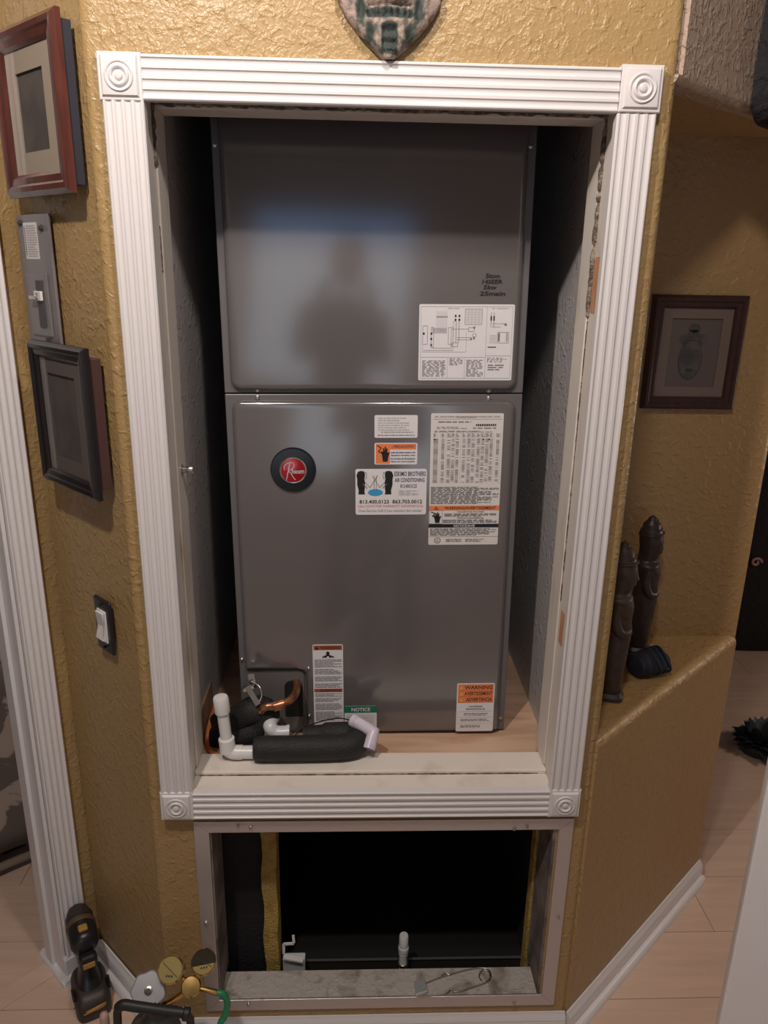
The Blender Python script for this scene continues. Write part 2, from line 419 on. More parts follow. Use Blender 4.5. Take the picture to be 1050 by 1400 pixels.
# return-air cavity behind the lower frame
mb = MB()
mb.box((AX0-.02, .10, .04), (AX0, .75, PZ-.02), BLACKWALL); mb.box((AX1, .10, .04), (AX1+.02, .75, PZ-.02), BLACKWALL)
mb.box((AX0, .75, .04), (AX1, .77, PZ-.02), BLACKWALL); mb.box((AX0, .10, .02), (AX1, .77, .04), BLACKWALL)
mb.box((AX0, .10, PZ-.03), (AX1, .77, PZ-.021), BLACKWALL)
struct(mb.build('wall_return_cavity'))
mb = MB()
SY = .068   # depth of the plastered throat
mb.box((AX0-.001, .0005, AZ0), (AX0+.006, SY+.032, AZ1), DIRTYW); mb.box((AX1-.006, .0005, AZ0), (AX1+.001, SY+.032, AZ1), DIRTYW)
mb.box((AX0, .0005, AZ1-.006), (AX1, SY+.032, AZ1+.001), DIRTYW)
mb.box((AX0+.006, .0005, AZ0-.001), (AX1-.006, SY, AZ0+.008), DIRTY)
struct(mb.build('trim_return_throat'))

# ------------------------------------------------------------------ fluted trim round the closet
CW = .0603
def flute_profile(wd, th, nfl=4, fw=.0102, dp=.0030):
    P = [(0,0)]; rid = (wd-nfl*fw)/(nfl+1); P.append((0, th-.002)); P.append((.002, th))
    u = rid
    for k in range(nfl):
        for i in range(7):
            a = PI*i/6; P.append((u+fw/2-fw/2*math.cos(a), th-dp*math.sin(a)))
        u += fw+rid
    P += [(wd-.002, th), (wd, th-.002), (wd, 0)]
    return P
FP = flute_profile(CW, .017)
trim = struct(empty('trim_1', (0, 0, .6)))
def tmb(mb, name, par, **k):
    o = mb.build(name, par, T=Matrix.Translation(-par.location), **k); return o
TX0, TX1 = -.4122, .4118; BZ0, BZ1 = .599, .659; HZ0, HZ1 = 1.871, 1.929
tmb(MB().extrude(FP, (TX0, -.0005, BZ1), (1,0,0), (0,-1,0), UP, HZ0-BZ1-.002, WHITE), 'fluted_board', trim, smooth=.7)
tmb(MB().extrude(FP, (TX1-CW, -.0005, BZ1), (1,0,0), (0,-1,0), UP, HZ0-BZ1-.002, WHITE), 'fluted_board', trim, smooth=.7)
tmb(MB().extrude(FP, (TX0+CW, -.0005, HZ1-CW+.001), UP, (0,-1,0), (1,0,0), TX1-TX0-2*CW, WHITE), 'fluted_board', trim, smooth=.7)
tmb(MB().extrude(FP, (TX0+CW, -.0005, BZ0), UP, (0,-1,0), (1,0,0), TX1-TX0-2*CW, WHITE), 'fluted_board', trim, smooth=.7)
def rosette(cx, cz, wd, ht):
    mb = MB(); a, b = wd/2, ht/2; rs = []
    for ins, y in ((0, -.0005), (0, -.016), (.0015, -.0175), (.0045, -.0178), (.007, -.0215), (.0085, -.022)):
        rs.append([V((cx+x, y, cz+z)) for x, z in ((-a+ins,-b+ins),(a-ins,-b+ins),(a-ins,b-ins),(-a+ins,b-ins))])
    mb.rings(rs, WHITE)
    pr = [(.0, .0262), (.003, .0262), (.0055, .0252), (.0070, .0222), (.0088, .0222), (.0105, .0252), (.0125, .0264), (.0145, .0252), (.0162, .0222), (.0178, .0222), (.0190, .0242), (.0205, .0246), (.0216, .0236), (.0220, .021)]
    mb.lathe([(r*.96, h) for r, h in pr][::-1], (cx, 0, cz), (0,-1,0), WHITE, 32)
    return mb
for cx, cz, s in ((TX0+.0285, 1.9, .0635), (TX1-.0275, 1.9025, .0635), (TX0+.0295, .6305, .0635), (TX1-.029, .6295, .0635)):
    tmb(rosette(cx, cz, .0635, .064), 'rosette_block', trim, smooth=.5)

# jamb, stop, sill
jam = struct(empty('trim_2', (0, .05, .655)))
JX = .3590
def jb(a, b, m, name, bev=None): return tmb(MB().box(a, b, m), name, jam, bevel=bev)
jb((-JX-.012, -.004, .645), (-JX, .122, 1.90), JAMBM, 'jamb'); jb((JX, -.004, .645), (JX+.012, .122, 1.90), JAMBM, 'jamb')
jb((-JX, -.004, 1.880), (JX, .122, 1.899), JAMBM, 'head_jamb')
jb((-JX, .058, .666), (-JX+.004, .1225, 1.880), JAMBM, 'door_stop_strip', .0015); jb((JX-.004, .058, .666), (JX, .1225, 1.880), JAMBM, 'door_stop_strip', .0015)
jb((-JX+.004, .058, 1.872), (JX-.004, .1225, 1.880), JAMBM, 'door_stop_strip', .0015)
# black weather-strip remains in the corner of jamb and stop
def gunk(pts, r):
    mb = MB(); P = []; R_ = []
    for a, b in zip(pts, pts[1:]):
        A, B = V(a), V(b); n = max(4, int((B-A).length/.008))
        for i in range(n): P.append(A.lerp(B, i/n)); R_.append(r*random.choice((.5, .8, 1, 1.1, .9)))
    mb.tube(P, R_, GUNK, 6); return tmb(mb, 'weather_strip', jam)
gunk([(-JX+.001, .0565, 1.79), (-JX+.001, .0565, 1.879), (JX-.001, .0565, 1.879), (JX-.001, .0565, 1.56)], .0052)
gunk([(-JX+.0005, .0575, 1.70), (-JX+.0005, .0575, 1.62)], .0017)
gunk([(JX-.0005, .0575, 1.56), (JX-.0005, .0575, 1.03)], .0016)
# hinge mortises showing raw wood on the right
for z0, z1 in ((1.575, 1.665), (.955, 1.025)):
    mb = MB(); rs = [[V((JX-.0006, y, z)) for y, z in rpoly([(.002, z0), (.050, z0), (.050, z1), (.002, z1)], [.002, .002, .011, .002], 0)],
                     [V((JX+.002, y, z)) for y, z in rpoly([(.002, z0), (.050, z0), (.050, z1), (.002, z1)], [.002, .002, .011, .002], 0)]]
    mb.rings(rs, RAWWOOD); lab(tmb(mb, 'hinge_mortise', jam), 'bare wood hinge mortise')
sl = MB().box((-JX, -.010, .640), (JX, .045, .6555), CREAM); tmb(sl, 'sill_board', jam, bevel=.002)
sl = MB().box((-JX, .0455, .640), (JX, .108, .6635), CREAM); tmb(sl, 'sill_stop', jam, bevel=.0025)
gunk([(-JX+.01, .0445, .656), (JX-.01, .0445, .656)], .0016)

# ------------------------------------------------------------------ left doorway: fluted casing, jamb, stop
d3 = struct(empty('trim_3', CL))
FPN = [(a, b) for a, b in flute_profile(.054, .017)]
tmb(MB().extrude(FPN, CL+SD*.026+ND*.0005, SD, ND, UP, 2.1, WHITE), 'fluted_board', d3, smooth=.7)
def dj(s0, s1, t0, t1, z0, z1, name, m=WHITE, bev=.0015):
    return tmb(MB().extrude([(s0,t0),(s1,t0),(s1,t1),(s0,t1)], CL+UP*z0, SD, ND, UP, z1-z0, m), name, d3, bevel=bev)
dj(.081, .089, -.104, .006, 0, 2.06, 'jamb')
dj(.089, .098, -.072, -.036, 0, 2.06, 'door_stop_strip')
dj(.089, .97, -.104, .006, 2.045, 2.06, 'head_jamb')
dj(.0892, .90, -.07, -.02, 0.0002, .004, 'threshold_strip', LAM, .001)

# ------------------------------------------------------------------ baseboards
BP = [(0,0), (.013,0), (.013,.040), (.011,.043), (.012,.046), (.0085,.054), (.005,.058), (.004,.062), (0,.062)]
SP = [(0,0), (.015,0), (.0145,.006), (.0125,.0105), (.0085,.0145), (.0045,.0165), (0,.0172)]
def baseboard(name, O, e, n, L):
    b = struct(MB().extrude(BP, O+n*.0006, n, UP, e, L, WHITE).build(name, smooth=.6))
    MB().extrude(SP, O+n*.0136, n, UP, e, L, WHITE).build('shoe_moulding', b, smooth=.6); return b
baseboard('baseboard_front', V((-HX+.006, 0, 0)), V((1,0,0)), V((0,-1,0)), 2*HX-.012)
baseboard('baseboard_left', V((-HX+.002, .004, 0))-LD*.006, LD, LN, .30)
baseboard('baseboard_right', RA-RD*.006, RD, RN, Wd+.012)
# plinth piece wrapping the foot of the casing and jamb
b = struct(MB().extrude([(.0, 0), (.089, 0), (.089, .019), (.0, .019)], CL+ND*.0005, SD, ND, UP, .062, WHITE).build('baseboard_door', bevel=.002))
mb = MB().extrude([(p, q) for p, q in SP], CL+SD*.0+ND*.0196, ND, UP, SD, .104, WHITE)
mb.build('shoe_moulding', b, smooth=.6)
mb = MB().extrude([(p, q) for p, q in SP], CL+SD*.0893+ND*.0335, SD, UP, -ND, .134, WHITE)
mb.build('shoe_moulding', b, smooth=.6)

# ------------------------------------------------------------------ room behind the camera: wall with a daylight window
bw = MB(); BY = -3.2; WX0, WX1, WZ0, WZ1 = -.86, .50, .55, 2.12
bw.box((-3.2, BY-.1, 0), (WX0, BY, CEILZ), CEIL).box((WX1, BY-.1, 0), (3.4, BY, CEILZ), CEIL)
bw.box((WX0, BY-.1, 0), (WX1, BY, WZ0), CEIL).box((WX0, BY-.1, WZ1), (WX1, BY, CEILZ), CEIL)
struct(bw.build('wall_back'))
win = struct(empty('window_1', (0, BY, WZ0)))
def wm(mb, n, **k): return tmb(mb, n, win, **k)
DAY1 = mat('daylight_pane', (.8, .85, .9), .5, emit=((.74, .86, 1.0), WINDOW_STRENGTH))
DAY2 = mat('sky_pane', (.4, .55, .8), .5, emit=((.28, .52, 1.0), WINDOW_STRENGTH*.8))
wm(MB().box((WX0, BY-.06, WZ0), (WX1, BY-.055, 1.86), DAY1), 'pane'); wm(MB().box((WX0, BY-.06, 1.86), (WX1, BY-.055, WZ1), DAY2), 'pane')
f_ = MB()
for a, b_ in (((WX0-.05, BY-.02, WZ0-.05), (WX0, BY+.02, WZ1+.05)), ((WX1, BY-.02, WZ0-.05), (WX1+.05, BY+.02, WZ1+.05)), ((WX0, BY-.02, WZ1), (WX1, BY+.02, WZ1+.05)), ((WX0, BY-.02, WZ0-.05), (WX1, BY+.02, WZ0))): f_.box(a, b_, WHITE)
wm(f_, 'frame')
# ceiling fixture with the two bulbs
BULB = mat('bulb_glass', (.9, .85, .75), .3, emit=((1, .85, .7), 6))
for L_, lb in ((LAMP_A, 'small metal ceiling lamp with a bare bulb in front of the closet'), (LAMP_C, 'metal ceiling lamp with a bare bulb to the right of the first')):
    lt = empty('ceiling_light', (L_.x+.06, L_.y, CEILZ)); tag(lt, lb, 'lamp')
    MB().lathe([(0, 0), (.08, 0), (.08, -.012), (.06, -.02), (0, -.02)], (0,0,0), UP, STEEL, 32).build('canopy', lt, smooth=.6)
    q = L_-lt.location
    MB().lathe([(.012, .098), (.06, .085), (.085, .045), (.086, .045), (.062, .088), (.012, .101)], (q.x, q.y, q.z), UP, STEEL, 28).build('shade', lt, smooth=.9)
    MB().tube([(0,0,-.012), (q.x*.6, q.y*.6, -.02), (q.x, q.y, -.03), (q.x, q.y, q.z+.10)], .008, STEEL, 10).build('arm', lt, smooth=.9)
    MB().lathe([(.011, .066), (.013, .056), (.022, .045), (.026, .03), (.022, .014), (.0, .006)][::-1], (q.x, q.y, q.z+.03), UP, BULB, 20).build('bulb', lt, smooth=.9)

tl = empty('fill_lamp', (FILL_LAMP_B.x, FILL_LAMP_B.y, 0)); tag(tl, 'slim unseen fill lamp with a pale open shade, added beyond the niche', 'lamp')  # unseen lamp body, added around the right-hand fill light
MB().lathe([(0, .001), (.12, .001), (.12, .015), (.02, .025), (0, .025)], (0,0,0), UP, RUBBER, 28).build('base', tl, smooth=.6)
MB().lathe([(.009, .02), (.009, 1.08), (.016, 1.09), (.016, 1.11), (0, 1.11)], (0,0,0), UP, STEEL, 14).build('pole', tl, smooth=.6)
MB().lathe([(.016, 1.10), (.03, 1.115), (.034, 1.15), (.022, 1.18), (0, 1.187)], (0,0,0), UP, BULB, 18).build('bulb', tl, smooth=.9)
MB().lathe([(.13, 1.235), (.10, 1.30), (.098, 1.30), (.128, 1.235)], (0,0,0), UP, PAPER, 28, False).build('shade', tl, smooth=.9)

# ------------------------------------------------------------------ air handler
UO = V((0, .218, PZ)); URX, URY = -.020, -.012
unit = empty('air_handler', UO, (URX, URY, 0))
tag(unit, 'tall dark grey steel air handler cabinet standing inside the closet', 'air handler')
UM = Matrix.Translation(UO) @ Euler((URX, URY, 0)).to_matrix().to_4x4(); UI = UM.inverted()
YP = -.014
def U(u, v, y=YP):       # photograph pixel -> local point of the cabinet front
    d = CR*((u-525)/F) + CD*((v-700)/F) + CF
    o_, dd = UI @ CAMP, (UI.to_3x3() @ d); t = (y-o_.y)/dd.y; p = o_+dd*t; return (p.x, p.z)
xl = sum(U(a, b, 0)[0] for a, b in ((289, 200), (307, 535), (327, 900)))/3
xr = sum(U(a, b, 0)[0] for a, b in ((731, 200), (714, 538), (691, 1000)))/3
zs = U(510, 538, 0)[1]; ztop = 1.36
cab = MB().box((xl, 0, .002), (xr, .52, zs-.0012), UNITB).box((xl, 0, zs+.0012), (xr, .52, ztop), UNITB).box((xl+.003, .003, zs-.002), (xr-.003, .5, zs+.002), DARKHOLE)
cab.build('cabinet', unit, bevel=.0015)
pl = MB(); x0, x1 = xl+.0135, xr-.015
pillow(pl, [(x0, zs+.0075), (x1, zs+.0075), (x1, ztop-.03), (x0, ztop-.03)], [.02]*4, .0, YP, .0115, UNIT, 8)
pl.build('upper_panel', unit, smooth=.9)
nx1, nz1 = U(418, 917)[0], U(380, 917)[1]
pl = MB(); zl = zs-.012
pillow(pl, [(x0, nz1), (nx1, nz1), (nx1, .006), (x1, .006), (x1, zl), (x0, zl)], [.006, .018, .004, .008, .02, .02], .0, YP, .010, UNIT, 8)
pl.build('lower_panel', unit, smooth=.9)
# access plate in the notch with its pipe hole
hx, hz = U(403, 955, -.004); ap = MB()
pillow(ap, [(x0, .006), (nx1-.004, .006), (nx1-.004, nz1-.004), (x0, nz1-.004)], [.003, .003, .015, .003], .0, -.004, .002, UNITB, 5)
ap.build('access_plate', unit, smooth=.6)
pillow(mbh := MB(), [(hx-.022, hz-.045), (hx+.018, hz-.045), (hx+.018, hz+.045), (hx-.022, hz+.045)], [.003, .003, .017, .017], -.0041, -.0046, .0003, DARKHOLE)
mbh.build('pipe_hole', unit)
def screw(x, z, y, par=unit, r=.0045, m=STEEL, name='screw'):
    mb = MB().lathe([(r*1.3, 0), (r*1.3, .0012), (r, .0014), (r*.95, .0045), (r*.6, .0054), (0, .0055)], (x, y, z), (0,-1,0), m, 10)
    mb.box((x-r*.6, y-.0060, z-r*.12), (x+r*.6, y-.0050, z+r*.12), PANELDK)
    return mb.build(name, par, smooth=.6)
for a, b in ((352, 533), (352, 543), (668, 534), (668, 544)): p = U(a, b, -.001); screw(p[0], p[1], -.001, r=.0034)
for a, b in ((422, 913), (423, 978)): p = U(a, b); screw(p[0], p[1], YP, r=.0032)
for a, b in ((331, 901), (684, 981), (293, 198), (726, 200), (702, 194)): p = U(a, b, 0); screw(p[0], p[1], 0, r=.003)

# badge
bx, bz = U(401, 642); bd = empty('badge', (bx, YP, bz)); bd.parent = unit
MB().lathe([(.0455, 0), (.0455, .003), (.0435, .006), (.0, .006)], (0,0,0), (0,-1,0), BLACKGL, 48).build('ring', bd, smooth=.5)
MB().lathe([(.0272, .0055), (.0272, .008), (.0258, .0092), (.0246, .0088), (.0, .0086)], (0,0,0), (0,-1,0), CHROME, 40).build('chrome_rim', bd, smooth=.5)
MB().lathe([(.0245, .0086), (.0242, .0098), (.015, .0105), (0, .0108)], (0,0,0), (0,-1,0), REDENAM, 40).build('red_medallion', bd, smooth=.6)
L = Label(-.0245, .0245, .0245, -.0245, -.0110)
L.text('heem', .46, .41, .96, .62, SILVERP, .02)
def curve2(pts, n=5): return [(p.x, p.y) for p in bend([V((a, b, 0)) for a, b in pts], n)]
L.line([(.40,.12),(.23,.88)], .0016, SILVERP); L.line(curve2([(.17,.46),(.15,.32),(.26,.20),(.42,.15),(.54,.20),(.54,.33),(.42,.45),(.31,.50)]), .0013, SILVERP); L.line(curve2([(.31,.50),(.42,.60),(.50,.76),(.60,.88)]), .0015, SILVERP)
L.mb.build('lettering', bd)

def lab_px(p0, p1, p2, p3):      # corners TL, TR, BR, BL in the photograph
    a, b, c, d = [U(*q) for q in (p0, p1, p2, p3)]
    return Label((a[0]+d[0])/2, (b[0]+c[0])/2, (a[1]+b[1])/2, (c[1]+d[1])/2, YP-.0004)
# --- handwriting
L = lab_px((656, 373), (692, 374), (692, 405), (656, 404)); L.y = YP
for s, u0, v0, u1, v1 in (('5ton', .20, .02, .76, .22), ('14SEER', .08, .28, .88, .47), ('5kw', .14, .52, .66, .72), ('25main', .0, .80, 1, 1.0)):
    L.text(s, u0, v0, u1, v1, INK, .035, k=3, slant=.03)
L.mb.build('handwriting', unit)
# --- wiring diagram
L = lab_px((573, 415), (704, 417), (699, 521), (572, 519))
L.frame(.02,.03,.98,.97,.0006,PALEINK); L.line([(.71,.03),(.71,.97)],.0006,PALEINK); L.line([(.02,.69),(.71,.69)],.0006,PALEINK); L.line([(.71,.67),(.98,.67)],.0006,PALEINK)
L.line([(.31,.69),(.31,.97)],.0005,PALEINK); L.line([(.49,.69),(.49,.97)],.0005,PALEINK)
L.frame(.48,.06,.66,.26,.0006,GREYINK)
for i in range(1,5): L.line([(.48+.036*i,.06),(.48+.036*i,.26)],.0004,PALEINK)
for i in range(1,9): L.line([(.48,.06+.022*i),(.66,.06+.022*i)],.0004,PALEINK)
for i in range(8): u=.185+.015*i; L.line([(u,.08+.01*(i%3)),(u,.34+.006*i)],.0005,PALEINK); L.rect(u-.004,.155,u+.005,.17,INK,2)
for i in range(7): L.line([(.14,.31+.01*i),(.29,.31+.01*i)],.0005,PALEINK)
for a in ((.04,.28,.09,.52),(.13,.30,.155,.56),(.31,.30,.36,.52),(.52,.30,.58,.35),(.35,.5,.41,.55)): L.frame(*a,.0007,GREYINK)
for a,b_ in ((.05,.38),(.13,.38),(.13,.45),(.13,.53),(.38,.15),(.38,.20),(.42,.15),(.42,.20),(.58,.30),(.58,.44),(.55,.45)): L.rect(a-.008,b_-.014,a+.010,b_+.014,INK if a<.5 else GREYINK,2)
L.line([(.14,.57),(.34,.57),(.34,.32),(.52,.32)],.0006,GREYINK); L.line([(.05,.6),(.36,.6),(.36,.22),(.38,.22)],.0006,GREYINK)
L.line([(.39,.22),(.39,.50)],.0009,GREYINK); L.line([(.42,.22),(.42,.50)],.0009,GREYINK); L.line([(.40,.43),(.56,.43)],.0006,GREYINK); L.line([(.40,.46),(.54,.46)],.0006,GREYINK)
L.disc(.585,.40,.020,.026,GREYINK); L.disc(.585,.40,.015,.020,PAPER,3)
L.line([(.04,.53),(.04,.62),(.5,.62),(.5,.35)],.0005,PALEINK)
L.frame(.83,.36,.95,.50,.0006,GREYINK); L.rect(.835,.37,.855,.48,GREYINK,2); L.rect(.92,.37,.94,.48,PALEINK,2)
for u in (.755,.785): L.line([(u,.10),(u,.30)],.0008,GREYINK); L.rect(u-.007,.15,u+.008,.21,INK,2)
L.line([(.77,.25),(.9,.25),(.9,.27)],.0006,GREYINK); L.line([(.77,.29),(.86,.29)],.0006,GREYINK); L.disc(.91,.26,.014,.018,GREYINK)
for i in range(6): L.line([(.745,.40+.02*i),(.82,.40+.02*i)],.0005,PALEINK)
L.rect(.73,.55,.82,.562,INK,2)
L.lines(.04,.73,.29,.95,12,GREYINK,.5,wl=(.02,.06)); L.lines(.33,.70,.47,.80,5,GREYINK,.5,wl=(.02,.05)); L.lines(.51,.72,.69,.95,11,GREYINK,.5,wl=(.02,.06))
L.lines(.73,.69,.96,.76,4,GREYINK,.5,wl=(.01,.03)); L.lines(.74,.78,.92,.87,3,GREYINK,.5,wl=(.05,.1)); L.lines(.3,.045,.47,.06,1,PALEINK); L.lines(.76,.045,.96,.06,1,PALEINK)
lab(sticker('wiring_diagram', L, unit, PAPER), 'white wiring diagram sheet')
# --- small white rating label
L = lab_px((512, 567), (571, 568), (571, 599), (512, 598)); L.lines(.08,.08,.80,.70,6,PALEINK,.35,wl=(.03,.10)); L.lines(.15,.70,.9,.80,1,PALEINK,.5); L.lines(.07,.84,.93,.93,1,GREYINK,.4)
sticker('rating_label', L, unit, PAPER)
# pictogram: hand with a bolt
def hand(L, u, v, su, sv):
    pts = [(-.25,1),(.25,1),(.34,.55),(.46,.30),(.36,.22),(.22,.42),(.24,-.05),(.13,-.08),(.10,.22),(.06,-.2),(-.05,-.2),(-.06,.2),(-.13,-.1),(-.24,-.06),(-.22,.3),(-.34,.12),(-.42,.18),(-.32,.6)]
    c = [(u+a*su, v+b*sv) for a, b in pts]
    for i in range(len(c)): L.poly([(u, v+.5*sv), c[i], c[(i+1) % len(c)]], INK, 3)
def bolt(L, u, v, su, sv, m=INK):
    L.line([(u,v),(u+.5*su,v+.2*sv),(u+.15*su,v+.55*sv),(u+.8*su,v+.75*sv)], .0017, m, 3)
# --- orange PRECAUCION label
L = lab_px((512, 605), (571, 606), (570, 636), (512, 634))
L.rect(.03,.04,.36,.96,ORANGE); L.rect(.36,.04,.97,.30,ORANGE)
L.text('¡ PRECAUCION !', .40, .10, .94, .26, NAVYP, .02, slant=.02); hand(L, .25, .28, .22, .58); bolt(L, .06, .12, .20, .50)
for i, s in enumerate(('antes de tener acceso a los', 'dispositivos terminales, todos', 'los circuitos de alimentacion', 'deben ser interrumpidos.')): L.text(s, .38, .38+.145*i, .95, .48+.145*i, NAVYP, .018)
lab(sticker('caution_label', L, unit, PAPER), 'orange and white caution label with a hand')
# --- contractor sticker
L = lab_px((486, 640), (584, 642), (582, 704), (486, 703))
def figure(u, s):
    P = [(0,.04),(.045,.05),(.065,.12),(.05,.20),(.06,.30),(.055,.44),(.05,.50),(.06,.55),(-.035,.55),(-.03,.46),(-.05,.34),(-.05,.22),(-.06,.14),(-.04,.06)]
    c = [(u+s*a, b) for a, b in P]
    for i in range(len(c)): L.poly([(u, .3), c[i], c[(i+1) % len(c)]], INK, 2)
    L.disc(u+s*.07, .14, .014, .075, INK, 3); L.disc(u+s*.068, .14, .010, .06, PAPER, 4)
    L.line([(u+s*.04,.26),(u+s*.13,.40),(u+s*.235,.14)], .0007, INK, 3); L.line([(u+s*.03,.32),(u+s*.09,.42)], .0016, GREYINK, 3)
figure(.075, 1); figure(.470, -1)
L.disc(.28,.51,.105,.075,BLUEP,2); L.disc(.28,.535,.09,.05,NAVYP,1)
L.line([(.265,.15),(.26,.46)],.0006,INK,3); L.line([(.295,.15),(.29,.44),(.30,.47)],.0006,INK,3)
L.text('ESKIMO BROTHERS', .545, .055, .985, .155, NAVYP, .014); L.text('AIR CONDITIONING', .55, .195, .97, .285, NAVYP, .014); L.text('813.400.0123', .63, .33, .86, .41, NAVYP, .012)
L.lines(.61,.46,.88,.58,4,PALEINK,.4,wl=(.04,.1))
L.text('813.400.0123  863.703.0012', .055, .67, .94, .755, INK, .018); L.text('CALL NOW FOR WARRANTY INFORMATION', .03, .785, .95, .835, REDP, .0); L.text('Free Service Call if you mention this sticker', .05, .88, .94, .955, GREYINK, .0)
lab(sticker('contractor_sticker', L, unit, PAPER, .004), 'white contractor sticker with two fishing figures and phone numbers')
# --- long data sheet
L = lab_px((591, 564), (690, 566), (679, 746), (584, 743))
L.lines(.05,.015,.95,.032,1,PALEINK); L.text('AIR HANDLER / MODEL NO.', .35, .022, .62, .034, GREYINK, .01); L.line([(.02,.042),(.98,.042)],.0005,GREYINK)
L.lines(.10,.055,.55,.070,1,GREYINK); L.rect(.62,.078,.90,.092,INK,2)
for i in range(9): L.rect(.635+.03*i,.080,.643+.03*i,.090,PAPER,3)
L.lines(.08,.095,.5,.115,2,GREYINK,.4); L.lines(.58,.1,.9,.115,1,GREYINK,.5); L.lines(.05,.125,.95,.14,2,GREYINK,.5)
cols = (.06,.17,.25,.31,.37,.46,.53,.59,.66,.72,.78,.84,.93)
for c in cols: L.lines(c-.02,.145,c+.03,.175,3,GREYINK,.5,wl=(.02,.05))
for i in range(34):
    v = .185+.0098*i
    for j, c in enumerate(cols):
        if random.random() < .82 or j == 0: L.rect(c-.018,v,c+(.024 if j else .045),v+.0052,(GREYINK,PALEINK)[(i//4+j) % 2],2)
for c in (.045,.135,.215,.28,.34,.42,.5,.565,.625,.69,.75,.81,.88,.97): L.line([(c,.145),(c,.525)],.00035,PALEINK)
for a in (.045,.72,.80): L.rect(a,.185,a+.02,.195,INK,3)
L.lines(.02,.545,.98,.68,16,GREYINK,.62,wl=(.03,.10))
L.rect(.0,.692,1.0,.728,ORANGE,2); L.text('WARNING/AVERTISSEMENT', .22, .699, .95, .721, INK, .016, 3); L.poly([(.06,.722),(.10,.697),(.14,.722)],RUST,3)
L.frame(.005,.728,.19,.833,.0005,INK); hand(L,.12,.755,.12,.07); bolt(L,.03,.74,.12,.06)
L.text('HAZARDOUS VOLTAGE', .40, .735, .78, .745, INK, .012); L.lines(.22,.752,.97,.778,3,GREYINK,.7); L.text('TENSION DANGEREUSE', .40, .784, .78, .794, INK, .012); L.lines(.2,.800,.97,.828,3,GREYINK,.7)
L.rect(.0,.835,1.0,.863,INK,2); L.text('NOTICE/AVIS', .36, .840, .66, .859, PAPER, .012, 3)
L.lines(.02,.868,.97,.928,7,GREYINK,.6); L.line([(0,.935),(1,.935)],.0005,GREYINK)
L.disc(.13,.965,.045,.022,INK); L.disc(.13,.965,.036,.0175,PAPER,3); L.text('UL', .108, .955, .152, .975, INK, .012, 4)
L.lines(.25,.952,.48,.978,3,GREYINK,.55); L.lines(.53,.952,.8,.978,3,GREYINK,.55)
lab(sticker('data_sheet', L, unit, PAPER2), 'tall data sheet with tables and an orange warning band')
# --- tall warning label lower left
L = lab_px((427, 881), (469, 881), (470, 999), (430, 998))
L.rect(.03,.01,.97,.062,RUST,1); L.text('WARNING', .26, .020, .92, .054, INK, .016, 2); L.poly([(.08,.055),(.14,.018),(.20,.055)],INK,2)
L.disc(.5,.10,.06,.022,INK); L.line([(.32,.145),(.44,.125),(.56,.125),(.70,.145)],.003,INK); L.poly([(.5,.10),(.38,.15),(.62,.15)],INK,2); L.disc(.5,.145,.05,.014,PAPER,3)
for a, b_ in ((.165,.26),(.275,.34),(.36,.42),(.44,.495)): L.lines(.06,a,.95,b_,int((b_-a)/.014),GREYINK,.5,wl=(.06,.2))
L.rect(.03,.505,.97,.545,RUST,1); L.text('ADVERTENCIA', .22, .512, .92, .539, INK, .012, 2)
for a, b_ in ((.555,.60),(.612,.66),(.675,.755),(.77,.88)): L.lines(.06,a,.95,b_,int((b_-a)/.014),GREYINK,.5,wl=(.06,.2))
lab(sticker('warning_label', L, unit, PAPER), 'tall white warning label with dark orange bands')
# --- green notice
L = lab_px((471, 965), (515, 965), (515, 998), (471, 998))
L.rect(.0,.0,1.0,.28,GREENP,1); L.text('NOTICE', .22, .07, .80, .22, PAPER, .018, 2)
L.frame(.08,.40,.50,.80,.0004,GREYINK); L.frame(.55,.38,.92,.85,.0004,GREYINK); L.lines(.1,.42,.48,.78,5,PALEINK,.4); L.lines(.57,.42,.9,.82,6,PALEINK,.35)
lab(sticker('notice_label', L, unit, PAPER), 'white notice label with a green header')
# --- three-language warning
L = lab_px((625, 934), (677, 934), (673, 1000), (623, 999))
L.rect(.03,.02,.97,.40,ORANGE,1)
for i, s in enumerate(('WARNING', 'AVERTISSEMENT', 'ADVERTENCIA')):
    v = .045+.125*i; L.text(s, .20 if i < 2 else .25, v, .94, v+.075, INK, .018, 2); L.poly([(.07,v+.08),(.12,v-.005),(.17,v+.08)],YELP,2); L.line([(.03,v+.098),(.97,v+.098)],.0004,RUST)
L.text('CALIFORNIA', .32, .46, .70, .495, INK, .012); L.text('PROPOSITION 65', .26, .515, .76, .55, INK, .012)
for a in (.58,.70,.83): L.line([(.04,a),(.96,a)],.0005,PALEINK)
L.lines(.2,.61,.85,.67,2,GREYINK,.5); L.lines(.12,.73,.9,.79,2,GREYINK,.5); L.lines(.12,.86,.65,.92,2,GREYINK,.5)
lab(sticker('warning_label', L, unit, PAPER), 'small three language warning label with orange bands')

# ------------------------------------------------------------------ piping in front of the cabinet
def at(u, v, y):          # pixel -> world point on the upright plane at depth y
    d = CR*((u-525)/F) + CD*((v-700)/F) + CF; return CAMP + d*((y-CAMP.y)/d.y)
def atz(u, v, z):
    d = CR*((u-525)/F) + CD*((v-700)/F) + CF; return CAMP + d*((z-CAMP.z)/d.z)
SZt = .6635
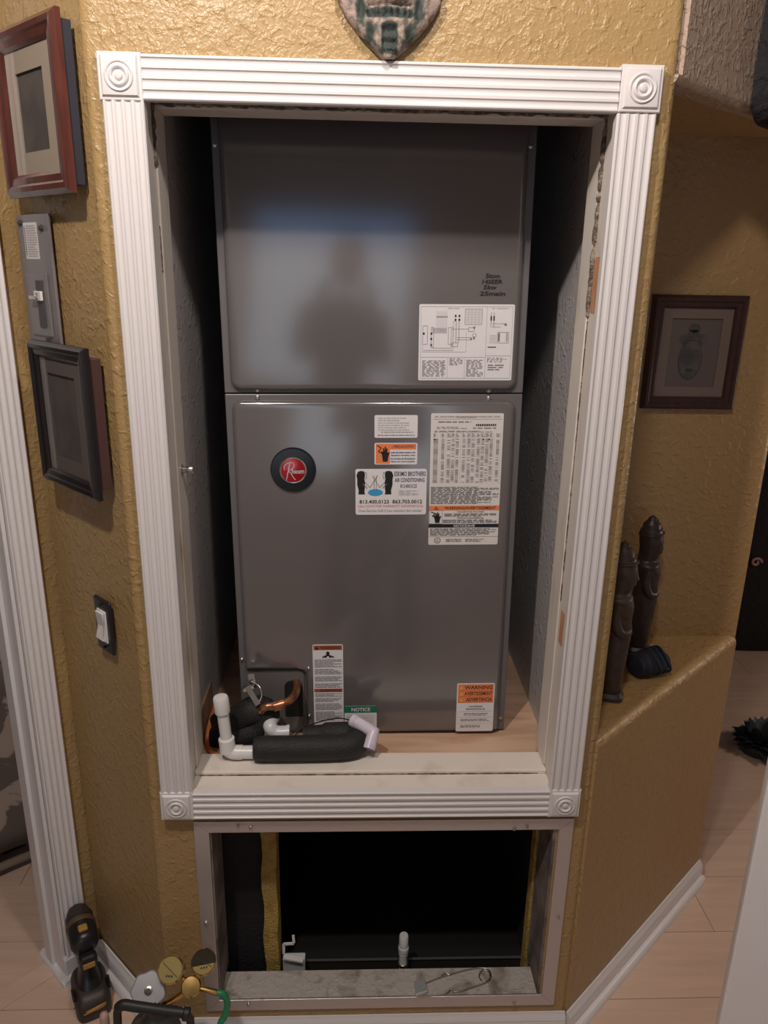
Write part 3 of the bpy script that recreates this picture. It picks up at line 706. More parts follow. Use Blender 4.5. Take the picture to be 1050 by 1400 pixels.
# white pvc drain riser
dp = empty('drain_pipe', at(312, 1034, .088)); O_ = V(dp.location); O_.z = SZt; dp.location = O_
tag(dp, 'white plastic drain riser with cap and black foam sleeve lying on the sill', 'pipe')
def loc(p): return V(p)-O_
PR = .0135
top = at(302, 968, .088)
rx = at(311, 1020, .088)
ht = top.z-O_.z
lean = V((top.x-rx.x, 0, ht))
MB().tube([V((rx.x-O_.x,0,.03)), V((rx.x-O_.x,0,.03))+lean*.9], PR*.88, PVC, 20).build('riser', dp, smooth=.9)
cp_ = V((rx.x-O_.x,0,.03))+lean
ax_ = lean.normalized()
MB().lathe([(PR*1.12, -.036), (PR*1.16, -.034), (PR*1.16, -.004), (PR*1.02, 0), (0, .001)], cp_-ax_*.004, ax_, PVC, 24).build('cap', dp, smooth=.6)
MB().lathe([(PR*1.14, -.012), (PR*1.22, -.011), (PR*1.22, .018), (PR*1.1, .02), (PR*.9, .02)], V((rx.x-O_.x,0,.032)), ax_, PVC, 24).build('elbow_collar', dp, smooth=.6)
MB().tube(bend([V((rx.x-O_.x,0,.034)), V((rx.x-O_.x+.002,0,.024)), V((rx.x-O_.x+.012,0,.0172)), V((rx.x-O_.x+.03,0,.0165))]), PR*1.12, PVC, 20).build('elbow', dp, smooth=.9)
st = V((rx.x-O_.x+.026,0,.0165))
e1 = loc(at(350, 1030, .085)); e2 = loc(at(486, 1026, .088))
MB().tube([st, V((e1.x+.02, 0, .0165))], PR*1.02, PVC, 20).build('stub', dp, smooth=.9)
FR = .0262
fpts = [V((e1.x-.004, -.002, FR)), V((e1.x+.05, -.002, FR+.0005)), V(((e1.x+e2.x)/2, -.002, FR+.001)), V((e2.x-.02, .002, FR+.002)), V((e2.x+.006, .022, FR+.002)), V((e2.x-.006, .047, FR-.001)), V((e2.x-.05, .056, FR-.006)), V((e2.x-.11, .058, FR-.012))]
fp = bend(fpts, 8); MB().tube(fp, [FR*.86]+[FR*.97]+[FR]*(len(fp)-8)+[FR*.85]*6, FOAM, 22).build('foam_sleeve', dp, smooth=.9)
# primer-stained elbow at the right end of the sleeve
pe = empty('pipe_elbow', at(500, 1025, .11)); E_ = V(pe.location); E_.z = SZt; pe.location = E_
tag(pe, 'lilac stained plastic pipe elbow leaning beside the black foam sleeve', 'pipe fitting')
a_, b_, c_ = at(483, 985, .135)-E_, at(511, 1001, .105)-E_, at(504, 1024, .082)-E_
MB().tube([a_, a_.lerp(b_, .8), b_, b_.lerp(c_, .25), c_], [PR*.98, PR*.98, PR*1.0, PR*.96, PR*.98], PVCP, 22).build('fitting', pe, smooth=.9)
MB().lathe([(PR*.8, 0), (PR*1.05, .0002), (PR*1.08, .010), (PR*.98, .012)], a_-(b_-a_).normalized()*.003, b_-a_, PVCP, 22).build('socket_rim', pe, smooth=.6)
MB().lathe([(0, 0), (PR*.8, .0)], c_+(c_-b_).normalized()*.0003, c_-b_, mat('lilac_inside', (.25, .20, .36), .6), 22, False).build('bore', pe)
MB().lathe([(0, 0), (PR*.75, .0)], a_-(b_-a_).normalized()*.0034, a_-b_, mat('bore_grey', (.30, .27, .32), .6), 22, False).build('bore', pe)
# grey-white elbow behind
ge = empty('drain_elbow', at(382, 1008, .15)); G_ = V(ge.location); G_.z = PZ; ge.location = G_
tag(ge, 'pale grey plastic elbow between the black insulation and the cabinet', 'pipe fitting')
g1, g2, g3, g4 = at(374, 980, .160)-G_, at(369, 992, .128)-G_, at(377, 1001, .122)-G_, at(396, 1001, .122)-G_
MB().tube(bend([g1, g2, g3, g4], 6), PR*1.08, PVCG, 20).build('fitting', ge, smooth=.9)
MB().lathe([(PR*.9, 0), (PR*1.16, 0), (PR*1.16, .006), (PR*1.06, .0065)], g4, g3-g4, PVCG, 20).build('socket_rim', ge, smooth=.6)
MB().tube([g2+V((0,0,-.0)), V((g2.x, g2.y+.004, .002))], PR*.9, PVCG, 16).build('leg', ge, smooth=.9)
# insulated suction line with copper
sl_ = empty('refrigerant_line', at(348, 1000, .15)); I_ = V(sl_.location); I_.z = PZ; sl_.location = I_
tag(sl_, 'black foam wrapped refrigerant line bending to bare copper at the cabinet', 'pipe')
def li(u, v, y): return at(u, v, y)-I_
q = bend([li(300, 1010, .19), li(318, 990, .175), li(330, 982, .168), li(345, 972, .158), li(362, 974, .158), li(358, 992, .155), li(340, 1002, .155), li(318, 1009, .160)], 7)
MB().tube(q, [.030]*8+[.031]*(len(q)-8), FOAM, 20).build('foam_wrap', sl_, smooth=.9)
q = bend([li(292, 1000, .24), li(304, 990, .22), li(322, 985, .20), li(345, 990, .19), li(362, 1000, .185)], 7)
MB().tube(q, .030, FOAM, 20).build('foam_wrap', sl_, smooth=.9)
q = bend([li(356, 972, .130), li(364, 966, .126), li(377, 965, .130), li(392, 960, .140), li(403, 950, .168), li(406, 938, .20), li(404, 928, .232)], 6)
MB().tube(q, .0085, COPPER, 14).build('copper_pipe', sl_, smooth=.9)
MB().lathe([(.0098, -.012), (.0108, -.011), (.0108, .011), (.0098, .012)], li(381, 964, .132), V((1, .3, .15)), COPPER, 14).build('coupling', sl_, smooth=.6)
q = bend([li(398, 1012, .165), li(430, 1010, .17), li(455, 1010, .165)], 6)
MB().tube(q, .0052, COPPER, 12).build('liquid_pipe', sl_, smooth=.9)
# metal float-switch bracket hanging by the copper pipe
fs = empty('metal_clip', at(340, 950, .15)); tag(fs, 'shiny bent metal clip hanging in front of the access plate', 'clip')
K_ = V(fs.location)
def pk(u, v, y): return at(u, v, y)-K_
def plate(mb, a, b, wd, th, m, nrm=V((0,-1,0))):
    t = (b-a).normalized(); s = t.cross(nrm).normalized()*wd/2; n_ = nrm*th
    mb.add([a-s, b-s, b+s, a+s, a-s+n_, b-s+n_, b+s+n_, a+s+n_], [(0,1,2,3),(7,6,5,4),(0,4,5,1),(1,5,6,2),(2,6,7,3),(3,7,4,0)], m)
mb = MB(); plate(mb, pk(343, 921, .165), pk(347, 940, .16), .013, .0016, CHROME); plate(mb, pk(347, 940, .16), pk(337, 942, .15), .013, .0016, CHROME); mb.build('upper_tab', fs)
mb = MB(); plate(mb, pk(338, 938, .145), pk(353, 963, .130), .012, .002, STEEL); mb.build('lower_tab', fs)
MB().lathe([(.006, 0), (.006, .012), (.004, .014), (0, .014)], pk(336, 941, .16), (0,-1,.2), CHROME, 12).build('terminal', fs, smooth=.6)
MB().tube(bend([pk(343, 932, .16), pk(354, 938, .15), pk(358, 950, .14), pk(354, 961, .13)], 6), .0016, STEEL, 8).build('wire_loop', fs, smooth=.9)
# thin black wire
wr = MB().tube(bend([at(392, 1007, .155), at(415, 995, .17), at(440, 986, .165), at(465, 982, .155), at(486, 987, .13)], 8), .0014, RUBBER, 8).build('wire', smooth=.9)
tag(base(at(420, 992, .165), wr), 'thin black wire running into the lilac pipe elbow', 'wire')
wr = MB().tube(bend([at(417, 968, .20), at(418, 990, .18), at(405, 1004, .165), at(398, 1012, .16)], 8), .0014, RUBBER, 8).build('wire', smooth=.9)
tag(base(at(418, 990, .18), wr), 'thin black wire hanging below the copper pipe hole', 'wire')
# orange cable at the left
oc = MB().tube(bend([at(296, 960, .30), at(288, 985, .22), at(284, 1005, .18), at(284, 1020, .16), at(290, 1028, .135), at(298, 1034, .125)], 8), .0055, ORCABLE, 12).build('cable', smooth=.9)
tag(base(at(288, 1010, .16), oc), 'orange cable curling behind the white drain riser at the left jamb', 'cable')
# latch knob on the left jamb
kb = empty('latch_bolt', (-JX+.004, .085, at(252, 643, .08).z)); tag(kb, 'small shiny metal latch knob on the left closet jamb', 'latch')
MB().lathe([(.0062, 0), (.0062, .010), (.0045, .011), (.0045, .014), (.0085, .0145), (.0085, .021), (.007, .023), (0, .0232)], (0,0,0), (1,0,0), STEEL, 16).build('knob', kb, smooth=.6)
MB().lathe([(.0095, -.001), (.0095, .002), (.007, .003)], (0,0,0), (1,0,0), STEEL, 16).build('rose', kb, smooth=.6)

# ------------------------------------------------------------------ return-air frame and what is in the cavity
rf = empty('return_frame', (.028, -.001, .0835)); tag(rf, 'bare aluminium return air filter frame screwed to the wall below the closet', 'frame')
fx0, fx1, fz0, fz1 = -.3560, .4115, .0835, .5825; fw_ = .0295
def rr(c, name='rail'):
    mb = MB(); A = [V((x, -.0005, z)) for x, z in c]; B = [V((x, -.0045, z)) for x, z in c]; mb.rings([A, B], ALU)
    return mb.build(name, rf, T=Matrix.Translation(-rf.location), bevel=.0008)
g = .0002
rr([(fx0, fz1), (fx0+fw_+g, fz1-.026), (fx1-fw_-g, fz1-.026), (fx1, fz1)])
rr([(fx0, fz0), (fx1, fz0), (fx1-fw_-g, fz0+.030), (fx0+fw_+g, fz0+.030)])
rr([(fx0, fz0+g), (fx0+fw_, fz0+.030+g), (fx0+fw_, fz1-.026-g), (fx0, fz1-g)])
rr([(fx1, fz0+g), (fx1, fz1-g), (fx1-fw_, fz1-.026-g), (fx1-fw_, fz0+.030+g)])
for a, b in ((326, 1128), (343, 1131), (703, 1132), (720, 1129), (282, 1261), (763, 1253), (340, 1372), (703, 1371)):
    p = at(a, b, -.0045)-V(rf.location); screw(p.x, p.z, p.y, rf, .0035)
# yellow fibreglass edge of the duct board
ib = MB(); rs = []
xa, xb = at(356, 1140, .10).x, at(376, 1140, .10).x
for k in range(13):
    z = .045+(.585-.045)*k/12; j = .003*math.sin(k*1.7)
    rs.append([V((xa+j, .10, z)), V((xb+j*.6+.001*k/12, .101, z)), V((xb+.004, .13, z)), V((xa+.004, .13, z))])
ib.rings(rs, FIBRE); tag(base((xa, .11, .045), ib.build('insulation_board')), 'upright yellow fibreglass board edge inside the lower return opening', 'insulation')
bl = MB().box((AX0+.001, .115, .041), (xa+.006, .125, .585), BLACKWALL).build('liner_panel'); tag(base((-.28, .12, .041), bl), 'black liner panel left of the yellow insulation edge', 'panel')
ir = MB().box((AX1-.012, .102, .041), (AX1-.001, .13, .585), FIBRE).build('insulation_strip'); tag(base((AX1-.006, .115, .041), ir), 'narrow yellow insulation strip at the right side of the return opening', 'insulation')
# drain pan edge, bracket, fitting
dpz = at(550, 1312, .13).z
pan = empty('drain_pan', (.09, .13, .041)); tag(pan, 'thin metal drain pan with raised lip at the bottom of the return cavity', 'pan')
px0, px1 = at(390, 1312, .13).x, at(719, 1308, .13).x
GALV = mat('galvanised', (.30, .29, .28), .4, .8); pz0 = .001
pl_ = MB(); pl_.box((px0-.09, .0, pz0), (px1-.09, .003, dpz-.041), mat('pan_dark_wall', (.028, .022, .018), .6)); pl_.build('front_wall', pan)
MB().box((px0-.09, -.002, dpz-.041), (px1-.09, .004, dpz-.039), GALV).build('lip', pan)
MB().box((px0-.09, .003, pz0), (px1-.09, .40, pz0+.002), mat('pan_floor', (.008, .008, .008), .7)).build('pan_floor', pan)
pf = empty('pipe_stub', (at(551, 1318, .115).x, .115, .041)); tag(pf, 'white plastic pipe stub with grey threaded cap standing in the drain pan', 'pipe fitting')
zt = at(551, 1278, .115).z-.041; zm = at(551, 1297, .115).z-.041; zc = at(551, 1316, .115).z-.041
MB().lathe([(.0098, .0), (.0098, zm*.8), (.0112, zm*.82), (.0112, zm), (.009, zm)], (0,0,0), UP, PVC, 20).build('pipe', pf, smooth=.6)
MB().lathe([(.0125, zm-.004), (.0125, zm+.006), (.0108, zm+.008), (.0108, zt-.003), (.009, zt), (0, zt)], (0,0,0), UP, PVCG, 20).build('cap', pf, smooth=.6)
MB().lathe([(.0112, zc-.003), (.0135, zc-.0025), (.0135, zc+.0025), (.0112, zc+.003)], (0,0,0), UP, STEEL, 20).build('clamp', pf, smooth=.6)
bk = empty('mounting_bracket', (at(400, 1305, .115).x, .115, .041)); tag(bk, 'white bent bracket standing beside the yellow insulation in the return cavity', 'bracket')
B_ = V(bk.location)
def pb(u, v, y): return at(u, v, y)-B_
mb = MB()
for a, b in (((401, 1278), (402, 1288)), ((402, 1289), (388, 1290)), ((388, 1290), (388, 1303))): plate(mb, pb(*a, .112), pb(*b, .112), .006, .003, PVC)
mb.build('arm', bk)
MB().box(pb(388, 1326, .118)-V((0,0,.02)), pb(417, 1311, .100), PVCG).build('foot', bk, bevel=.002)
mb = MB(); plate(mb, pb(388, 1305, .104), pb(414, 1310, .104), .004, .012, PVC); mb.build('flange', bk)
# big wire pin with a square metal clasp on the dirty sill
wp = empty('wire_pin', atz(610, 1345, .1135)); tag(wp, 'large wire safety pin with a square metal clasp on the dirty sill', 'pin')
W_ = V(wp.location)
def wpz(u, v, h=.003): return atz(u, v, .1135+h)-W_
MB().tube(bend([wpz(580, 1345), wpz(600, 1337), wpz(630, 1328), wpz(655, 1323), wpz(668, 1326), wpz(671, 1336), wpz(662, 1342), wpz(655, 1335), wpz(660, 1326), wpz(669, 1330), wpz(668, 1341), wpz(645, 1350), wpz(624, 1356), wpz(616, 1353), wpz(610, 1358), wpz(590, 1361), wpz(570, 1364)], 6), .0013, STEEL, 8).build('wire', wp, smooth=.9)
MB().tube(bend([wpz(603, 1335, .004), wpz(608, 1330, .006), wpz(614, 1333, .004)], 4), .0010, STEEL, 8).build('hook', wp, smooth=.9)
c0, c1, c2, c3 = wpz(566, 1345, .0), wpz(581, 1341, .0), wpz(585, 1359, .0), wpz(569, 1364, .0)
cb = [c0, c1, c2, c3]; mb = MB(); mb.rings([cb, [p+UP*.009 for p in cb]], mat('clasp_metal', (.55, .58, .60), .35, .5)); mb.build('clasp', wp, bevel=.002)

# ------------------------------------------------------------------ framed pictures on the slanted wall
def wall_frame(name, O, ex, en, wd, ht, label, cat, mould, side, matm, art, mw, mt, off=0.0, box=None):
    """picture hung on a plane: O = lower corner, ex along the wall, en out of it"""
    r = empty(name, O); tag(r, label, cat)
    R_ = Matrix((ex, -en, UP)).transposed().to_4x4()
    r.matrix_world = Matrix.Translation(O) @ R_
    # local: x along, -y out, z up
    if box: MB().box((box[0], -off, box[1]), (wd-box[0], -.0008, ht-box[1]), side).build('back_box', r, bevel=.001)
    y0 = -off
    P = [(0, 0), (0, mt*.55), (.003, mt*.72), (mw*.22, mt), (mw*.45, mt*.95), (mw*.55, mt*.78), (mw*.85, mt*.70), (mw, mt*.45), (mw, 0)]
    def rail(c0, c1, d):      # mitred rail from corner c0 to c1; d = inward direction
        c0, c1, d = V((c0[0],0,c0[1])), V((c1[0],0,c1[1])), V((d[0],0,d[1])); t = (c1-c0).normalized()
        A = [c0+d*a+t*a+V((0, y0-b, 0)) for a, b in P]; B = [c1+d*a-t*a+V((0, y0-b, 0)) for a, b in P]
        MB().rings([A, B], mould).build('moulding', r, smooth=.45)
    rail((0,0), (wd,0), (0,1)); rail((wd,0), (wd,ht), (-1,0)); rail((wd,ht), (0,ht), (0,-1)); rail((0,ht), (0,0), (1,0))
    ym = y0-.0045
    return r, ym
def sheets(r, wd, ht, mw, mat_w, ym, matm, art, dep=.004):
    a, b = mw-.002, mw-.002; mb = MB()
    i0, i1, j0, j1 = mw+mat_w, wd-mw-mat_w, mw+mat_w, ht-mw-mat_w
    mb.rings([[V((x, ym, z)) for x, z in ((a,b),(wd-a,b),(wd-a,ht-b),(a,ht-b))], [V((x, ym, z)) for x, z in ((i0,j0),(i1,j0),(i1,j1),(i0,j1))], [V((x, ym+dep, z)) for x, z in ((i0-.001,j0-.001),(i1+.001,j0-.001),(i1+.001,j1+.001),(i0-.001,j1+.001))]], matm, False, False)
    mb.build('mat_board', r)
    MB().add([(i0-.001, ym+dep, j0-.001), (i1+.001, ym+dep, j0-.001), (i1+.001, ym+dep, j1+.001), (i0-.001, ym+dep, j1+.001)], [(0,1,2,3)], art).build('art_print', r)
    MB().add([(a, ym-.0015, b), (wd-a, ym-.0015, b), (wd-a, ym-.0015, ht-b), (a, ym-.0015, ht-b)], [(0,1,2,3)], GLASS).build('glass', r)
    return i0, i1, j0, j1, ym+dep
LO = V((-HX, 0, 0))        # foot of the slanted wall at the front corner
# note: the frame's local x runs from the far (left) end towards the front corner
EXL = -LD
def lpos(s, z): return LO+LD*s+UP*z+LN*.0004
r, ym = wall_frame('framed_picture', lpos(.234, 1.742), EXL, LN, .226, .246, 'picture in a reddish mahogany frame on the slanted wall above the metal box', 'picture', MAHOG, DARKBLUE, MATTAN, ARTDARK, .034, .014, .018, (.004, .012))
sheets(r, .226, .246, .034, .032, ym, MATTAN, ARTDARK, .0035)
r, ym = wall_frame('framed_picture', lpos(.222, 1.251), EXL, LN, .207, .258, 'picture in a black moulded frame with brown sides above the light switch', 'picture', EBONYF, FRAMESIDE, MATDARK, ARTDARK, .028, .014, .021, (.003, .018))
sheets(r, .207, .258, .028, .026, ym, MATDARK, ARTDARK, .0035)
# niche picture with a mask drawing
r, ym = wall_frame('framed_picture', V((.612, .4494, 1.345)), V((1,0,0)), V((0,-1,0)), .214, .251, 'dark wood framed mask print hanging on the niche back wall', 'picture', DARKWOODF, DARKWOODF, MATBROWN, ARTMID, .028, .016, .004)
i0, i1, j0, j1, ya = sheets(r, .214, .251, .028, .022, ym, MATBROWN, ARTMID, .0035)
L = Label(i0, i1, j1, j0, ya-.0001)
def oval(u, v, ru, rv, m, k): L.disc(u, v, ru, rv, m, k, 28)
oval(.46,.60,.24,.30,ARTINK2,1); oval(.46,.59,.225,.285,ARTINK,2); oval(.28,.30,.09,.075,ARTINK,2); oval(.66,.30,.09,.075,ARTINK,2); oval(.47,.25,.14,.09,ARTINK,3); oval(.47,.15,.11,.07,ARTINK2,2); oval(.47,.15,.095,.06,ARTINK,3)
L.line([(.27,.40),(.34,.33),(.46,.31),(.58,.33),(.66,.40)],.002,ARTINK2,4)
for u in (.35,.57): L.line([(u-.09,.545),(u,.525),(u+.09,.545),(u,.565),(u-.09,.545)],.0012,ARTINK2,4); L.line([(u-.09,.49),(u,.465),(u+.09,.49)],.0012,ARTINK2,4)
L.line([(.46,.52),(.44,.64),(.47,.67),(.50,.64)],.0012,ARTINK2,4); oval(.46,.755,.08,.028,ARTINK2,4)
q = L.mb.build('mask_drawing', r)
# metal switch box on the slanted wall, partly behind the black frame
bxr = empty('disconnect_box', lpos(.268, 1.4925)); bxr.matrix_world = Matrix.Translation(lpos(.268, 1.4925)) @ Matrix((EXL, -LN, UP)).transposed().to_4x4()
tag(bxr, 'flat grey metal breaker box with a numbered toggle on the slanted wall', 'breaker box')
BW, BH = .122, .2255
MB().box((0, -.006, 0), (BW, -.0005, BH), PANELGREY).build('cover', bxr, bevel=.0015)
MB().box((.022, -.009, .0225), (.100, -.006, .1295), PANELGREY).build('door', bxr, bevel=.001)
MB().box((.060, -.0115, .0375), (.083, -.009, .1175), PANELDK).build('breaker_slot', bxr, bevel=.001)
MB().box((.046, -.020, .0855), (.074, -.0115, .0915), STEEL).box((.060, -.0165, .0835), (.086, -.0115, .0995), PAPER2).build('toggle', bxr, bevel=.001)
L = Label(.060, .086, .0995, .0835, -.0166); L.text('2', .36, .2, .64, .85, INK, .012); L.mb.build('number', bxr)
MB().box((.068, -.0075, .005), (.086, -.006, .019), PANELDK).box((.067, -.0078, .001), (.087, -.006, .0045), PAPER2).build('latch', bxr)
L = Label(.026, .079, .2125, .1525, -.0064); L.lines(.2,.06,.95,.95,14,PALEINK,.45,wl=(.1,.3)); L.rect(.06,.1,.12,.9,GREYINK,2); sticker('paper_label', L, bxr, PAPER2, .001)
for a, b in ((.018, .2125), (.098, .2025)): screw(a, b, -.006, bxr, .0045, PANELDK)
# light switch
sw = empty('light_switch', lpos(.126, .926)); sw.matrix_world = Matrix.Translation(lpos(.126, .926)) @ Matrix((EXL, -LN, UP)).transposed().to_4x4()
tag(sw, 'white rocker light switch in a black plate on the slanted wall', 'switch')
mb = MB(); pillow(mb, [(0,0),(.060,0),(.060,.110),(0,.110)], [.004]*4, -.0005, -.006, .003, BLACKPL); mb.build('plate', sw, smooth=.6)
mb = MB(); pillow(mb, [(.014,.022),(.046,.022),(.046,.088),(.014,.088)], [.002]*4, -.006, -.0085, .001, WHITE); mb.build('rocker_frame', sw, smooth=.6)
MB().extrude([(-.0085,.025),(-.0165,.030),(-.0095,.056),(-.0135,.085),(-.0085,.085)], (.017,0,0), (0,1,0), UP, (1,0,0), .026, WHITE).build('rocker', sw, bevel=.0008)
for z in (.010, .100): screw(.030, z, -.006, sw, .002, BLACKPL)

# ------------------------------------------------------------------ stone mask above the closet
def mask():
    cx, z0, H, Wm = at(532, 80, -.03).x, at(532, 81, -.02).z, .27, .083
    nu, nv = 60, 100; P = []; colr = []
    def hw(t): # half width against height
        pts = [(0, .007), (.06, .026), (.12, .044), (.2, .063), (.27, .074), (.36, .079), (.55, .083), (.75, .080), (.9, .062), (1, .03)]
        for (a, b), (c, d) in zip(pts, pts[1:]):
            if t <= c: return b+(d-b)*(t-a)/(c-a)
        return .03
    def sm(a, b, x): t = max(0, min(1, (x-a)/(b-a))); return t*t*(3-2*t)
    def g2(x, z, cx_, cz_, rx_, rz_): return math.exp(-((x-cx_)/rx_)**2-((z-cz_)/rz_)**2)
    rnd = [[random.random() for _ in range(nu+1)] for _ in range(nv+1)]
    for j in range(nv+1):
        t = j/nv; h = hw(t); z = H*t
        for i in range(nu+1):
            s = -1+2*i/nu; x = s*h
            y = .012+.022*math.sqrt(max(0, 1-s*s*.98))
            y += .016*g2(x, z, 0, .105, .016, .040)+.008*g2(abs(x), z, .018, .088, .012, .012)        # nose, nostrils
            y -= .007*(sm(.034,.030,abs(x))*sm(.049,.053,z)*sm(.070,.066,z))                            # mouth slot
            y += .0055*sm(.030,.026,abs(x))*sm(.052,.055,z)*sm(.066,.062,z)*(.5+.5*math.cos(x*2*PI/.0095))   # teeth
            y -= .006*g2(abs(x), z, .041, .062, .0045, .013)                                             # side grooves
            y -= .006*sm(.012,.008,abs(x))*sm(.004,.008,z)*sm(.043,.038,z)*(.6+.4*math.sin(z*420))        # beard groove
            y -= .004*g2(abs(x), z, .028, .030, .005, .014)
            y -= .009*g2(abs(x), z, .038, .140, .020, .009); y += .006*g2(abs(x), z, .040, .165, .03, .008)
            y -= .006*sm(.078,.081,z)*sm(.092,.088,z)*sm(.012,.02,abs(x))
            y -= .005*sm(.2,.204,z)*sm(.212,.208,z)
            y += .0012*(rnd[j][i]-.5)
            P.append((cx+x, -max(y, .003), z0+z)); 
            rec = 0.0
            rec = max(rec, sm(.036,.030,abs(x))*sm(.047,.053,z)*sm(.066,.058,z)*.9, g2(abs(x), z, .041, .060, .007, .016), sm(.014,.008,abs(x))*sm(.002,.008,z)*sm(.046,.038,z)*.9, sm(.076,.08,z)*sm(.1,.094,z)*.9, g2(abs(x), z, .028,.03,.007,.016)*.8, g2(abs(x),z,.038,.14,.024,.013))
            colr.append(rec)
    F_ = []; n = nu+1
    for j in range(nv):
        for i in range(nu): F_.append((j*n+i, j*n+i+1, (j+1)*n+i+1, (j+1)*n+i))
    N = len(P); # back and rim
    rim = [i for i in range(n)] + [j*n+nu for j in range(1, nv+1)] + [nv*n+i for i in range(nu-1, -1, -1)] + [j*n for j in range(nv-1, 0, -1)]
    for k in rim: P.append((P[k][0], -.0006, P[k][2])); colr.append(.3)
    for k in range(len(rim)): a, b = rim[k], rim[(k+1) % len(rim)]; F_.append((a, N+k, N+(k+1) % len(rim), b))
    m = bpy.data.materials.new('weathered_stone'); m.use_nodes = True; nt = m.node_tree; b = nt.nodes['Principled BSDF']; b.inputs['Roughness'].default_value = .75
    at_ = nt.nodes.new('ShaderNodeAttribute'); at_.attribute_name = 'patina'
    ns = nt.nodes.new('ShaderNodeTexNoise'); ns.inputs['Scale'].default_value = 95; ns.inputs['Detail'].default_value = 4
    tc = nt.nodes.new('ShaderNodeTexCoord'); nt.links.new(tc.outputs['Object'], ns.inputs['Vector'])
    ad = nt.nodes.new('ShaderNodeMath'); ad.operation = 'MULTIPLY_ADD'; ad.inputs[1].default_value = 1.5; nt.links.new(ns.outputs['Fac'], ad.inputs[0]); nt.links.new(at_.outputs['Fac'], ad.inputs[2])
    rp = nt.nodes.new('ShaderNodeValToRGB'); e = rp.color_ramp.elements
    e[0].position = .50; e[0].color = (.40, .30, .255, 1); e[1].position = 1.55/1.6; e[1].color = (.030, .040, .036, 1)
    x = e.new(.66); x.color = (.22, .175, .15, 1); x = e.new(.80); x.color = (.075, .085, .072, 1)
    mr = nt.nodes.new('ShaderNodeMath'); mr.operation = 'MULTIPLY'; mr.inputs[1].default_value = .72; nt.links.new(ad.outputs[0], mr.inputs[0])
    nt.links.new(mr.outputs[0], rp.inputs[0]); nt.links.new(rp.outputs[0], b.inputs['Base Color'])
    bp = nt.nodes.new('ShaderNodeBump'); bp.inputs['Distance'].default_value = .0025; nt.links.new(ns.outputs['Fac'], bp.inputs['Height']); nt.links.new(bp.outputs[0], b.inputs['Normal'])
    mb = MB(); mb.add(P, F_, m); o = mb.build('wall_mask', smooth=.9)
    a = o.data.attributes.new('patina', 'FLOAT', 'POINT'); a.data.foreach_set('value', colr)
    tag(base((cx, -.01, z0), o), 'weathered stone face mask with a pointed chin above the closet trim', 'mask')
mask()

# ------------------------------------------------------------------ niche figures and cap
def carved(name, foot, height, label, m, secs, arm):
    r = empty(name, foot); tag(r, label, 'figurine')
    k = height
    def dense(ss, n=5):
        out = []
        for a, b in zip(ss, ss[1:]):
            for i in range(n): t = i/n; t2 = t*t*(3-2*t); out.append(tuple(a[j]+(b[j]-a[j])*(t if j == 0 else t2) for j in range(5)))
        return out+[ss[-1]]
    MB().loft([(z*k, rx*k*1.12, ry*k*1.12, cx*k*1.1, cy*k) for z, rx, ry, cx, cy in dense(secs)], m, 24).build('body', r, smooth=.9)
    MB().loft([(0, .085*k, .075*k, 0, 0), (.025*k, .085*k, .075*k, 0, 0), (.045*k, .065*k, .06*k, 0, 0)], m, 4 if False else 24, 3.5).build('base', r, smooth=.5)
    for sgn in (-1, 1):
        pts = bend([V((x*k*1.25, sgn*y*k*1.05, z*k)) for x, y, z in arm], 5)
        MB().tube(pts, [.034*k]*3+[.029*k]*(len(pts)-3), m, 12).build('arm', r, smooth=.9)
    # face: nose, lips, brow and hair bands
    MB().loft([(.765*k, .004*k, .004*k, .068*k, 0), (.775*k, .022*k, .020*k, .070*k, 0), (.80*k, .014*k, .012*k, .069*k, 0), (.83*k, .008*k, .008*k, .068*k, 0)], m, 10).build('nose', r, smooth=.9)
    MB().loft([(.735*k, .004*k, .012*k, .068*k, 0), (.745*k, .014*k, .024*k, .068*k, 0), (.755*k, .004*k, .014*k, .068*k, 0)], m, 10).build('lips', r, smooth=.9)
    for i in range(4):
        z = (.872+.027*i)*k; R_ = (.078-.016*i)*k
        MB().tube([V((math.cos(a)*R_-.004*k, math.sin(a)*R_*.9, z+.010*k*math.cos(a))) for a in [2*PI*q/24 for q in range(25)]], .0065*k, m, 6).build('hair_band', r, smooth=.9)
    return r
SEC = [(.03, .050, .045, 0, 0), (.08, .058, .05, 0, 0), (.16, .062, .06, 0, 0), (.30, .070, .068, .0, 0), (.42, .074, .072, .002, 0), (.52, .068, .066, .002, 0), (.60, .072, .080, .002, 0), (.655, .068, .084, -.004, 0), (.690, .056, .052, -.012, 0), (.715, .060, .052, -.004, 0), (.765, .068, .060, .004, 0), (.82, .070, .062, 0, 0), (.87, .070, .060, -.006, 0), (.93, .052, .046, -.008, 0), (.975, .026, .024, -.008, 0), (1.0, .004, .004, -.008, 0)]
ARM = [(0, .066, .635), (-.010, .080, .55), (.010, .076, .47), (.038, .050, .45), (.050, .020, .455)]
f1 = atz(871, 889, LZ); h1 = at(887, 704, f1.y).z-LZ
rr1 = carved('carved_figure', f1, h1, 'taller dark carved wooden figure with pointed hair standing in the niche', EBONY, SEC, ARM); rr1.rotation_euler = (0, 0, math.radians(-15))
f2 = V((.515, .165, LZ)); h2 = at(858, 738, .17).z-LZ
rr2 = carved('carved_figure', f2, h2, 'brown carved wooden figure half hidden behind the front wall corner', CARVBR, SEC, ARM); rr2.rotation_euler = (0, 0, math.radians(-20))
